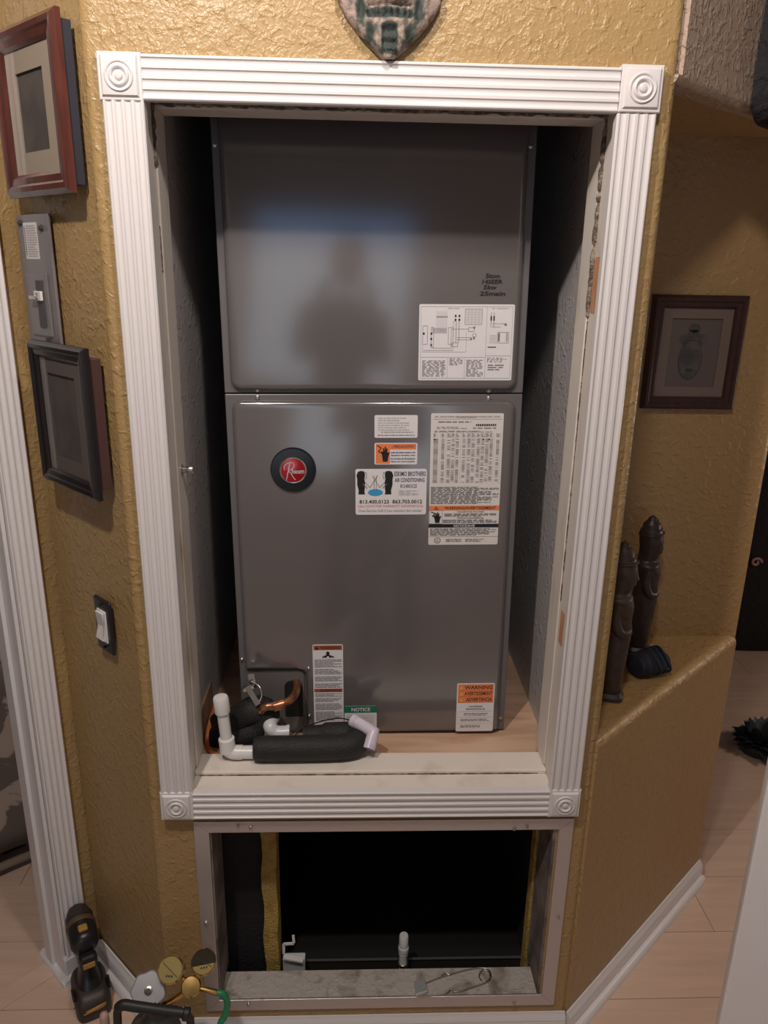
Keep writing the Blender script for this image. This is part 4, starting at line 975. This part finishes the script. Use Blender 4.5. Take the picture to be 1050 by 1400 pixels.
# navy knitted cap
ca, cb2 = atz(862, 925, LZ), atz(905, 915, LZ)
ax = (cb2-ca); n = 18; rs = []
cpm = MB()
for k in range(n+1):
    t = k/n; rr_ = .031*(1-.25*abs(2*t-1)**4)*(1 if 0 < k < n else .45)*(1+.05*math.sin(t*31)); c = ca.lerp(cb2, t)
    sdir = V((-ax.y, ax.x, 0)).normalized(); row = []
    for i in range(20):
        a = 2*PI*i/20; f_ = 1+.05*math.sin(3*a+7*t)
        row.append(c+sdir*math.cos(a)*rr_*1.15*f_+UP*(max(-.9, math.sin(a)*.85)*rr_*f_+.0285))
    rs.append(row)
cpm.rings(rs, NAVY); capo = empty('folded_cap', (ca+cb2)/2); tag(capo, 'dark navy folded cloth cap lying on the niche ledge', 'cap')
cpm.build('crown', capo, smooth=.9, T=Matrix.Translation(-capo.location))
c_ = ca.lerp(cb2, .72)-capo.location; sdir = V((-ax.y, ax.x, 0)).normalized()
for tt in (.55, .72, .86):
    c_ = ca.lerp(cb2, tt)-capo.location
    MB().tube([c_+ax.normalized()*.006*math.sin(a*2)+sdir*math.cos(a)*.0365+UP*(max(-.85, math.sin(a)*.86)*.0315+.0285) for a in [2*PI*q/24 for q in range(25)]], .003, NAVYST, 8).build('fold', capo, smooth=.9)

# ------------------------------------------------------------------ drill standing on its battery
DB = atz(124, 1372, 0); dr = empty('cordless_drill', (DB.x, DB.y+.01, 0), (0, 0, math.radians(28)))
tag(dr, 'black and yellow cordless drill standing on its battery beside the door casing', 'drill')
# local: -y towards the viewer, head points to +y
mb = MB(); mb.loft([(0, .037, .055, 0, 0), (.006, .039, .058, 0, 0), (.040, .039, .058, 0, 0), (.052, .035, .053, 0, .002), (.060, .030, .044, 0, .006)], BROWNPLASTIC, 32, 5); mb.build('battery', dr, smooth=.6)
mb = MB(); mb.loft([(.058, .028, .040, 0, .008), (.072, .022, .030, 0, .010), (.095, .0175, .023, 0, .012), (.125, .0175, .022, 0, .018), (.150, .0185, .026, 0, .026)], BLACKPL, 24, 2.8); mb.build('handle', dr, smooth=.9)
HA = V((0, 1, .10)).normalized()
HC = V((0, .035, .178))
MB().lathe([(0, -.055), (.016, -.055), (.026, -.050), (.031, -.040), (.032, -.01), (.032, .012), (.030, .02)], HC, HA, BLACKPL, 28).build('motor_housing', dr, smooth=.7)
MB().lathe([(.0312, -.002), (.0325, 0), (.0325, .012), (.0312, .014)], HC, HA, mat('dusty_collar', (.10, .06, .028), .5), 28).build('yellow_collar', dr, smooth=.7)
MB().lathe([(.0305, .018), (.0305, .034), (.027, .040), (.024, .052), (.016, .060), (.010, .063), (0, .063)], HC, HA, BROWNPLASTIC, 28).build('chuck', dr, smooth=.6)
MB().lathe([(.0035, .06), (.0035, .090), (.0015, .098), (0, .098)], HC, HA, BRASS, 10).build('bit', dr, smooth=.6)
mb = MB(); mb.box((-.011, -.036, .135), (.011, -.018, .152), YELTOOL); mb.build('rear_label', dr, bevel=.003)
MB().box((-.020, -.040, .128), (.020, -.014, .162), BLACKPL).build('rear_grip', dr, bevel=.008)
MB().box((-.013, -.0425, .136), (.013, -.039, .150), YELTOOL).build('rear_badge', dr, bevel=.002)
MB().box((-.008, .038, .110), (.008, .052, .145), mat('red_trigger', (.10, .012, .01), .5)).build('trigger', dr, bevel=.003)
MB().box((-.010, -.006, .206), (.010, .012, .214), YELTOOL, None).build('gear_switch', dr, bevel=.003)
mb = MB(); mb.loft([(.028, .004, .003, -.022, -.0565), (.031, .020, .003, 0, -.0585), (.036, .022, .003, .002, -.0585), (.040, .006, .003, .018, -.0575)], YELTOOL, 12); mb.build('battery_badge', dr, smooth=.9)
for sx in (-1, 1): MB().box((sx*.036, -.03, .044), (sx*.042, .0, .056), BLACKPL).build('battery_latch', dr, bevel=.002)

# ------------------------------------------------------------------ torch kit: gauges, handwheel, carry handle, hose
GY = -.16
tk = empty('torch_kit', (at(210, 1400, GY).x, GY, 0)); tag(tk, 'gas torch kit with two gold gauges and a grey handwheel', 'torch kit')
T_ = V(tk.location)
def tp(u, v, y): return at(u, v, y)-T_
TV = (CAMP-at(233, 1330, GY)).normalized()      # gauges tilt up towards a standing user
gn = V((TV.x*.5, TV.y, TV.z)).normalized()
def gauge(u, v, y, r, tilt, name, dark):
    c = tp(u, v, y); g_ = empty(name, c); g_.parent = tk
    ax_ = (gn+V((tilt, 0, 0))).normalized()
    MB().lathe([(r*.8, -.024), (r*.98, -.022), (r, -.006), (r*1.02, 0), (r*.94, .003), (r*.90, .0015)], (0,0,0), ax_, GOLD, 32).build('case', g_, smooth=.5)
    MB().lathe([(r*.9, .0019), (0, .0021)], (0,0,0), ax_, GAUGEFACE if dark else mat('gauge_face_gold', (.50, .40, .16), .22, .5), 32, False).build('dial', g_)
    s = ax_.cross(UP).normalized(); u_ = s.cross(ax_)
    if dark:
        P = [ax_*.0026+(s*math.cos(a)+u_*math.sin(a))*r*.9 for a in [PI+.25+(PI-.5)*i/14 for i in range(15)]]; mm = MB(); mm.add(P, [tuple(range(15))], GOLD); mm.build('lower_dial', g_)
    mm = MB(); a0 = V((0,0,0)); d1 = (s*.75+u_*.55).normalized()
    mm.add([ax_*.0034-d1*r*.8-u_*.0006, ax_*.0034+d1*r*.8-u_*.0006, ax_*.0034+d1*r*.8+u_*.0006, ax_*.0034-d1*r*.8+u_*.0006], [(0,1,2,3)], INK); mm.build('needle', g_)
    mm = MB()
    for k in range(3):
        a = ax_*.0032+s*(-.22+.2*k)*r-u_*(.42*r); mm.add([a-s*r*.06-u_*r*.07, a+s*r*.06-u_*r*.07, a+s*r*.06+u_*r*.07, a-s*r*.06+u_*r*.07], [(0,1,2,3)], INK)
    mm.build('marks', g_); return c
gr = .0185
c1 = gauge(233, 1326, GY+.01, .0245, -.15, 'gauge', False); c2 = gauge(278, 1315, GY+.02, .0235, .05, 'gauge', True)
cbod = tp(261, 1349, GY)
MB().lathe([(.0155, -.03), (.0185, -.028), (.0185, -.002), (.0165, .001), (.004, .002), (0, .002)], cbod, gn, BRASS, 28).build('regulator_body', tk, smooth=.5)
MB().tube([cbod-gn*.012, c1-gn*.016], .0055, BRASS, 8).build('gauge_stem', tk, smooth=.6)
MB().tube([cbod-gn*.012, c2-gn*.016], .0055, BRASS, 8).build('gauge_stem', tk, smooth=.6)
MB().tube([cbod-gn*.012, tp(238, 1366, GY+.005), tp(224, 1374, GY+.01)], [.007, .006, .006], BRASS, 10).build('inlet', tk, smooth=.6)
hz_ = [cbod-gn*.012, tp(282, 1353, GY), tp(296, 1357, GY)]
MB().tube(hz_, [.005, .0045, .0055], BRASS, 10).build('outlet', tk, smooth=.6)
kc = tp(203, 1354, GY-.005); P = []
mb = MB(); s = gn.cross(UP).normalized(); u_ = s.cross(gn); rs = []
for h, kf in ((-.016, .95), (-.013, 1.0), (-.002, 1.0), (.001, .93), (.0015, .5)):
    rs.append([kc+gn*h+(s*math.cos(a)+u_*math.sin(a))*.0320*kf*(1+.05*math.cos(7*a)) for a in [2*PI*i/56 for i in range(56)]])
mb.rings(rs, GREYKNOB); mb.build('handwheel', tk, smooth=.6)
MB().lathe([(.0075, .0), (.0075, .005), (.005, .006), (0, .006)], kc, gn, STEEL, 12).build('nut', tk, smooth=.5)
MB().lathe([(.004, .006), (.004, .0068), (0, .0068)], kc, gn, PANELDK, 12).build('socket', tk)
# carry handle with ribbed grip
hy = GY-.05
hp = bend([tp(163, 1440, hy), tp(161, 1400, hy), tp(161, 1381, hy), tp(168, 1374, hy), tp(185, 1376, hy), tp(220, 1381, hy), tp(254, 1385, hy)], 6)
MB().tube(hp, [.0075]*14+[.0095]*(len(hp)-14), RUBBER, 16).build('carry_handle', tk, smooth=.9)
A_, B2 = tp(210, 1380, hy), tp(238, 1384, hy)
for k in range(7):
    c = A_.lerp(B2, k/6); MB().lathe([(.0095, -.0015), (.0112, -.001), (.0112, .001), (.0095, .0015)], c, B2-A_, RUBBER, 16).build('grip_rib', tk, smooth=.6)
MB().lathe([(.0095, 0), (.0125, .002), (.0125, .010), (.009, .013), (0, .013)], tp(250, 1385, hy), B2-A_, RUBBER, 16).build('grip_end', tk, smooth=.6)
# bottle and carrier frame, mostly below the picture
zk = kc.z-.03
MB().lathe([(0, .004), (.048, .004), (.052, .010), (.052, zk-.10), (.046, zk-.075), (.022, zk-.05), (.016, zk-.035), (.016, zk), (0, zk)], V((kc.x, kc.y+.012, 0)), UP, mat('grey_gas_bottle', (.06, .065, .06), .4), 32).build('gas_bottle', tk, smooth=.7)
MB().lathe([(.0, .003), (.062, .003), (.062, .006), (0, .006)], V((kc.x, kc.y+.012, 0)), UP, RUBBER, 32).build('carrier_base', tk, smooth=.5)
MB().tube([hp[0], V((hp[0].x, hp[0].y+.01, .004))], .0075, RUBBER, 12).build('carrier_post', tk, smooth=.9)
e_ = hp[-1]; MB().tube([e_, e_+V((.004,.012,-.03)), V((e_.x, e_.y+.02, .004))], .0075, RUBBER, 12).build('carrier_post', tk, smooth=.9)
# hose
ho = MB().tube(bend([at(296, 1357, GY), at(306, 1360, GY), at(311, 1373, GY), at(307, 1390, GY-.005), at(300, 1410, GY-.01), V((at(296, 1440, GY).x, GY-.02, .05)), V((at(296, 1440, GY).x-.01, GY-.08, .0085)), V((at(296, 1440, GY).x-.12, GY-.16, .0085))], 8), .0062, GREENH, 14).build('hose', smooth=.9)
tag(base(at(307, 1385, GY), ho), 'green gas hose curving down from the brass regulator', 'hose')
th = MB().lathe([(.0085, 0), (.0085, at(143, 1384, -.20).z-.012), (.007, at(143, 1384, -.20).z-.004), (0, at(143, 1384, -.20).z)], V((at(143, 1395, -.20).x, -.20, 0)), UP, PINKT, 16).build('torch_tube', smooth=.9)
tag(base((at(143, 1395, -.20).x, -.20, 0), th), 'pale pink tube end sticking up left of the torch kit', 'tube')

# ------------------------------------------------------------------ right side: white door edge, things beyond the niche wall
DX = at(1003, 1300, -.22)
dn = V((-.35, -.94, 0)).normalized(); de = V((.94, -.35, 0)).normalized()
d1 = struct(empty('door_1', (DX.x, DX.y, .01)))
mb = MB(); c = rpoly([(0,0),(.74,0),(.74,.035),(0,.035)], [.004]*4, 0, 4)
mb.extrude(c, (0,0,0), de, -dn, UP, 2.03, mat('white_door_paint', (.82, .79, .79), .4)); mb.build('slab', d1, smooth=.6)
for z0, z1 in ((.20, .82), (1.02, 1.88)):
    for x0_, x1_ in ((.11, .345), (.405, .64)):
        q = MB(); R4 = lambda i, y: [de*a+dn*y+UP*b for a, b in ((x0_+i, z0+i), (x1_-i, z0+i), (x1_-i, z1-i), (x0_+i, z1-i))]
        q.rings([R4(0, .0002), R4(.006, .005), R4(.014, .005), R4(.03, .002)], WHITE, False, True); q.build('panel', d1)
MB().lathe([(.026, .0005), (.026, .006), (.010, .010), (.010, .032), (.024, .040), (.027, .052), (.020, .062), (0, .064)], de*.065+UP*.95, dn, STEEL, 24).build('door_handle', d1, smooth=.7)
# black bag / coats beyond
bp_ = atz(1030, 893, 0)
bg = empty('garment_bag', (bp_.x+.05, bp_.y+.12, 0)); tag(bg, 'black bag with a small pink emblem standing in the dark room beyond the niche wall', 'bag')
mb = MB(); mb.loft([(0, .20, .10, 0, 0), (.02, .215, .115, 0, 0), (.25, .20, .12, .01, 0), (.55, .215, .115, .0, 0), (.85, .20, .12, .01, 0), (1.1, .19, .10, 0, 0), (1.22, .12, .07, 0, 0), (1.25, .06, .04, 0, 0)], BLACKCL, 28, 3.2); mb.build('body', bg, smooth=.9)
MB().tube(bend([(-.06, 0, 1.23), (-.05, 0, 1.33), (.05, 0, 1.33), (.06, 0, 1.23)], 6), .012, BLACKPL, 10).build('handle', bg, smooth=.9)
pe_ = at(1034, 769, bg.location.y-.125)-V(bg.location); mb = MB()
mb.tube([V((pe_.x+.025*math.cos(a)*(1-a/9), -.124, pe_.z+.022*math.sin(a)*(1-a/9))) for a in [i*.35 for i in range(22)]], .006, PINKEM, 8); mb.build('emblem', bg, smooth=.9)
# dark leafy plant on the floor
po = atz(1032, 1040, 0); pt = empty('potted_plant', (po.x+.03, po.y+.05, 0)); tag(pt, 'small dark potted plant with glossy leaves on the floor beyond the half wall', 'plant')
MB().lathe([(0, .001), (.045, .001), (.055, .012), (.060, .045), (.064, .047), (.056, .046), (.05, .04), (0, .04)], (0,0,0), UP, mat('dark_pot', (.02, .022, .03), .35), 24).build('pot', pt, smooth=.6)
lm = None
for k in range(60):
    a = k*2.4; el = -.35+1.5*((k*0.37) % 1); ln = .055+.035*((k*.61) % 1)
    if lm is None:
        mb = MB(); pr = [(0, .004), (.25, .018), (.5, .024), (.75, .017), (1, .001)]; top = []; P = []
        for t, wd in pr: P += [(t, -wd/.1, .12*t*(1-t)*2), (t, 0, .02+.12*t*(1-t)*2-.05), (t, wd/.1, .12*t*(1-t)*2)]
        fs_ = []
        for i in range(4): fs_ += [(i*3, i*3+1, i*3+4, i*3+3), (i*3+1, i*3+2, i*3+5, i*3+4)]
        mb.add(P, fs_, LEAF); o = mb.build('leaf', pt, smooth=.9); lm = o.data
    else: o = bpy.data.objects.new('leaf', lm); COL.objects.link(o); o.parent = pt
    o.location = (.02*math.cos(a), .02*math.sin(a), .05); o.rotation_euler = (0, -el, a); o.scale = (ln, ln, ln)
# dark round ornament at the upper right, on the upper slanted wall
oc_ = V((.93, .40, 0))
dO = CR*((1080-525)/F)+CD*((62-700)/F)+CF; t = ((RA-CAMP).dot(RN)+.03)/dO.dot(RN); oC = CAMP+dO*t
om = empty('wall_ornament', oC); tag(om, 'black rounded wall hanging above the niche at the upper right edge', 'wall hanging')
Mx = Matrix((RD, -RN, UP)).transposed()
mb = MB(); rs = []
for ins, y in ((0, .028), (0, -.004), (.012, -.018), (.035, -.026)):
    rs.append([Mx @ V((x, y, z)) for x, z in rpoly([(-.062,-.125),(.075,-.125),(.09,.20),(-.055,.20)], [.05, .05, .04, .04], ins, 6)])
mb.rings(rs, BLACKCL); mb.build('body', om, smooth=.9)
mb = MB()
for k in range(9): p = V((-.03+.009*k, .0, -.125)); mb.tube([Mx @ p, Mx @ (p+V((.001, 0, -.012-.003*(k % 3))))], .0025, BLACKCL, 6)
q = mb.build('fringe', om, smooth=.9); q['kind'] = 'stuff'

# ------------------------------------------------------------------ room behind the left doorway: bed with a patterned spread
bd0 = atz(36, 1192, 0)
bed = empty('bed', (bd0.x-.02, bd0.y+.06, 0), (0, 0, math.radians(40))); tag(bed, 'bed under a dark brown scroll patterned bedspread in the room behind the doorway', 'bed')
def drape(x0, x1, z0, z1):
    mb = MB(); n = 40; P = []; F_ = []
    for j in range(9):
        t = j/8
        for i in range(n+1):
            s = i/n; x = x0+(x1-x0)*s; y = -.012*math.sin(s*19)*(1-t)-.03*(1-t); dz = .03*math.sin(s*9) if j == 0 else 0
            P.append((x, y, z0+(z1-z0)*t+dz*.5))
    for j in range(8):
        for i in range(n): F_.append((j*(n+1)+i, j*(n+1)+i+1, (j+1)*(n+1)+i+1, (j+1)*(n+1)+i))
    mb.add(P, F_, FABRIC); return mb
o = drape(-1.2, .06, .05, .62).build('bedspread_front', bed, smooth=.9); sm_ = o.modifiers.new('s', 'SOLIDIFY'); sm_.thickness = .006
o = drape(-.9, .0, .05, .62); o = o.build('bedspread_side', bed, smooth=.9, T=Matrix.Translation((.06,0,0)) @ Matrix.Rotation(-PI/2, 4, 'Z')); sm_ = o.modifiers.new('s', 'SOLIDIFY'); sm_.thickness = .006
MB().box((-1.2, 0, .60), (.06, .9, .66), FABRIC).build('bedspread_top', bed, bevel=.02)
MB().box((-1.18, .03, .10), (.03, .9, .60), mat('dark_mattress', (.02, .018, .018), .9)).build('mattress', bed)
for x_, y_ in ((-.02, .08), (-1.12, .08), (-.02, .82), (-1.12, .82)): MB().box((x_-.03, y_-.03, 0), (x_+.03, y_+.03, .10), DARKWOODF).build('leg', bed)
mb = MB(); mb.tube(bend([(-1.2, -.034, .045), (-.6, -.04, .048), (-.2, -.036, .04), (.05, -.038, .03)], 6), .012, FABHEM, 8); mb.build('hem', bed, smooth=.9)
# dark far walls of the two rooms
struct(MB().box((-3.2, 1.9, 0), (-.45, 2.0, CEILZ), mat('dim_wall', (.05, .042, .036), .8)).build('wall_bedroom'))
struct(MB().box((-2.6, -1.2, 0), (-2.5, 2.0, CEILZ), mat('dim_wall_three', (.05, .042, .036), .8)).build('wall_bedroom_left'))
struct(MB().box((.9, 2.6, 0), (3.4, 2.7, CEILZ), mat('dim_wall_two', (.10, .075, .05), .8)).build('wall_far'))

# ------------------------------------------------------------------ the person taking the picture (seen as a reflection in the cabinet)
def person():
    fx, fy = CAMP.x-.005, CAMP.y-.145
    hz = CAMP.z+.02
    r = empty('person', (fx, fy, 0)); tag(r, 'standing person in a dark shirt holding up a phone, mirrored in the cabinet', 'person')
    def skin(name, verts, edges, rad, m, sub=2, root=0):
        me = bpy.data.meshes.new(name); me.from_pydata(verts, edges, []); me.materials.append(m)
        o = bpy.data.objects.new(name, me); COL.objects.link(o); o.parent = r
        sk = o.modifiers.new('skin', 'SKIN'); sk.use_smooth_shade = True
        if not me.skin_vertices: me.attributes.new
        for i, v in enumerate(me.skin_vertices[0].data): v.radius = rad[i] if isinstance(rad[i], tuple) else (rad[i], rad[i]); v.use_root = (i == root)
        s_ = o.modifiers.new('sub', 'SUBSURF'); s_.levels = sub; s_.render_levels = sub; return o
    H = hz
    # clothed body: pelvis, spine, neck, arms to the wrists, legs to the ankles
    Vv = [(0,0,.92), (0,0,1.08), (0,-.01,1.24), (0,-.02,1.37), (0,-.015,1.45), (0,0,1.52)]
    Rr = [(.16,.11), (.14,.10), (.18,.12), (.165,.11), (.07,.07), (.052,.055)]
    Ee = [(i, i+1) for i in range(5)]
    for s in (-1, 1):
        b = len(Vv); Vv += [(s*.19, -.02, 1.395), (s*.205, .09, 1.16), (s*.165, .135, 1.32), (s*.115, .135, 1.48), (s*.09, .125, H-.075)]
        Rr += [(.075,.072), (.062,.058), (.050,.050), (.036,.036), (.029,.029)]; Ee += [(3, b), (b, b+1), (b+1, b+2), (b+2, b+3), (b+3, b+4)]
        b = len(Vv); Vv += [(s*.095, 0, .84), (s*.105, .01, .50), (s*.11, -.01, .10)]; Rr += [(.088,.09), (.062,.062), (.048,.05)]; Ee += [(0, b), (b, b+1), (b+1, b+2)]
    skin('body', Vv, Ee, Rr, SHIRT)
    hd = MB(); hd.loft([(-.115, .030, .035, 0, .035), (-.10, .048, .055, 0, .03), (-.06, .064, .078, 0, .015), (0, .074, .092, 0, 0), (.05, .074, .094, 0, -.005), (.09, .058, .075, 0, -.01), (.115, .03, .04, 0, -.012), (.122, .004, .005, 0, -.012)], SKIN, 24)
    o = hd.build('head', r, smooth=1.2); o.location = (0, 0, H); o.scale = (1.12, 1.05, 1.08)
    ns = MB(); ns.loft([(-.025, .016, .012, 0, .095), (-.012, .017, .018, 0, .098), (.03, .008, .008, 0, .092)], SKIN, 12); ns.build('nose', o, smooth=.9)
    for s in (-1, 1):
        e = MB(); e.lathe([(0,-.004),(.010,-.004),(.012,0),(.009,.006),(0,.008)], (s*.03, .085, .01), (0,1,0), PAPER, 14); e.build('eye', o, smooth=.9)
        e = MB(); e.lathe([(0,0),(.022,.0),(.026,.008),(.018,.014),(0,.012)], (s*.070, -.005, -.005), (s,0,0), SKIN, 14); e.build('ear', o, smooth=.9)
    mo = MB(); mo.loft([(-.062, .004, .003, 0, .083), (-.056, .022, .006, 0, .082), (-.050, .004, .003, 0, .083)], mat('lips', (.32, .12, .1), .5), 12); mo.build('mouth', o, smooth=.9)
    ha = MB(); ha.loft([(.02, .078, .085, 0, -.02), (.06, .079, .094, 0, -.012), (.095, .064, .080, 0, -.014), (.122, .034, .045, 0, -.014), (.128, .005, .005, 0, -.014)], HAIR, 24); ha.build('hair', o, smooth=1.2)
    for s in (-1, 1):
        Vv = [(s*.088, .125, H-.055), (s*.082, .127, H-.02)]; Rr = [.026, .024]; Ee = [(0, 1)]
        for k, ln in enumerate((.045, .052, .056, .048)):
            b = len(Vv); z = H-.035+.018*k
            Vv += [(s*.084, .132, z), (s*.074, .146, z+.004), (s*(.074-ln*.6), .146, z+.006)]; Rr += [.0095, .009, .0078]; Ee += [(1, b), (b, b+1), (b+1, b+2)]
        b = len(Vv); Vv += [(s*.075, .112, H-.03), (s*.045, .108, H-.02)]; Rr += [.011, .009]; Ee += [(0, b), (b, b+1)]
        skin('hand', Vv, Ee, Rr, SKIN)
        sh = MB(); sh.loft([(.0, .042, .125, s*.11, .045), (.03, .045, .128, s*.11, .045), (.055, .040, .10, s*.11, .02), (.10, .05, .058, s*.11, -.01)], BLACKPL, 20, 2.6); sh.build('shoe', r, smooth=.9)
        tr = MB(); tr.loft([(.09, .058, .060, s*.11, -.01), (.50, .075, .078, s*.105, .01), (.84, .10, .105, s*.092, 0), (.95, .095, .118, s*.085, 0)], TROUS, 20); tr.build('trouser_leg', r, smooth=.9)
    ph = MB(); pillow(ph, [(-.075, -.038), (.075, -.038), (.075, .038), (-.075, .038)], [.008]*4, .0, -.008, .003, BLACKGL); o = ph.build('phone', smooth=.6); o.location = (fx+.004, CAMP.y-.012, CAMP.z-.0)
    tag(o, 'black phone held up in front of the face of the mirrored person', 'phone')
person()
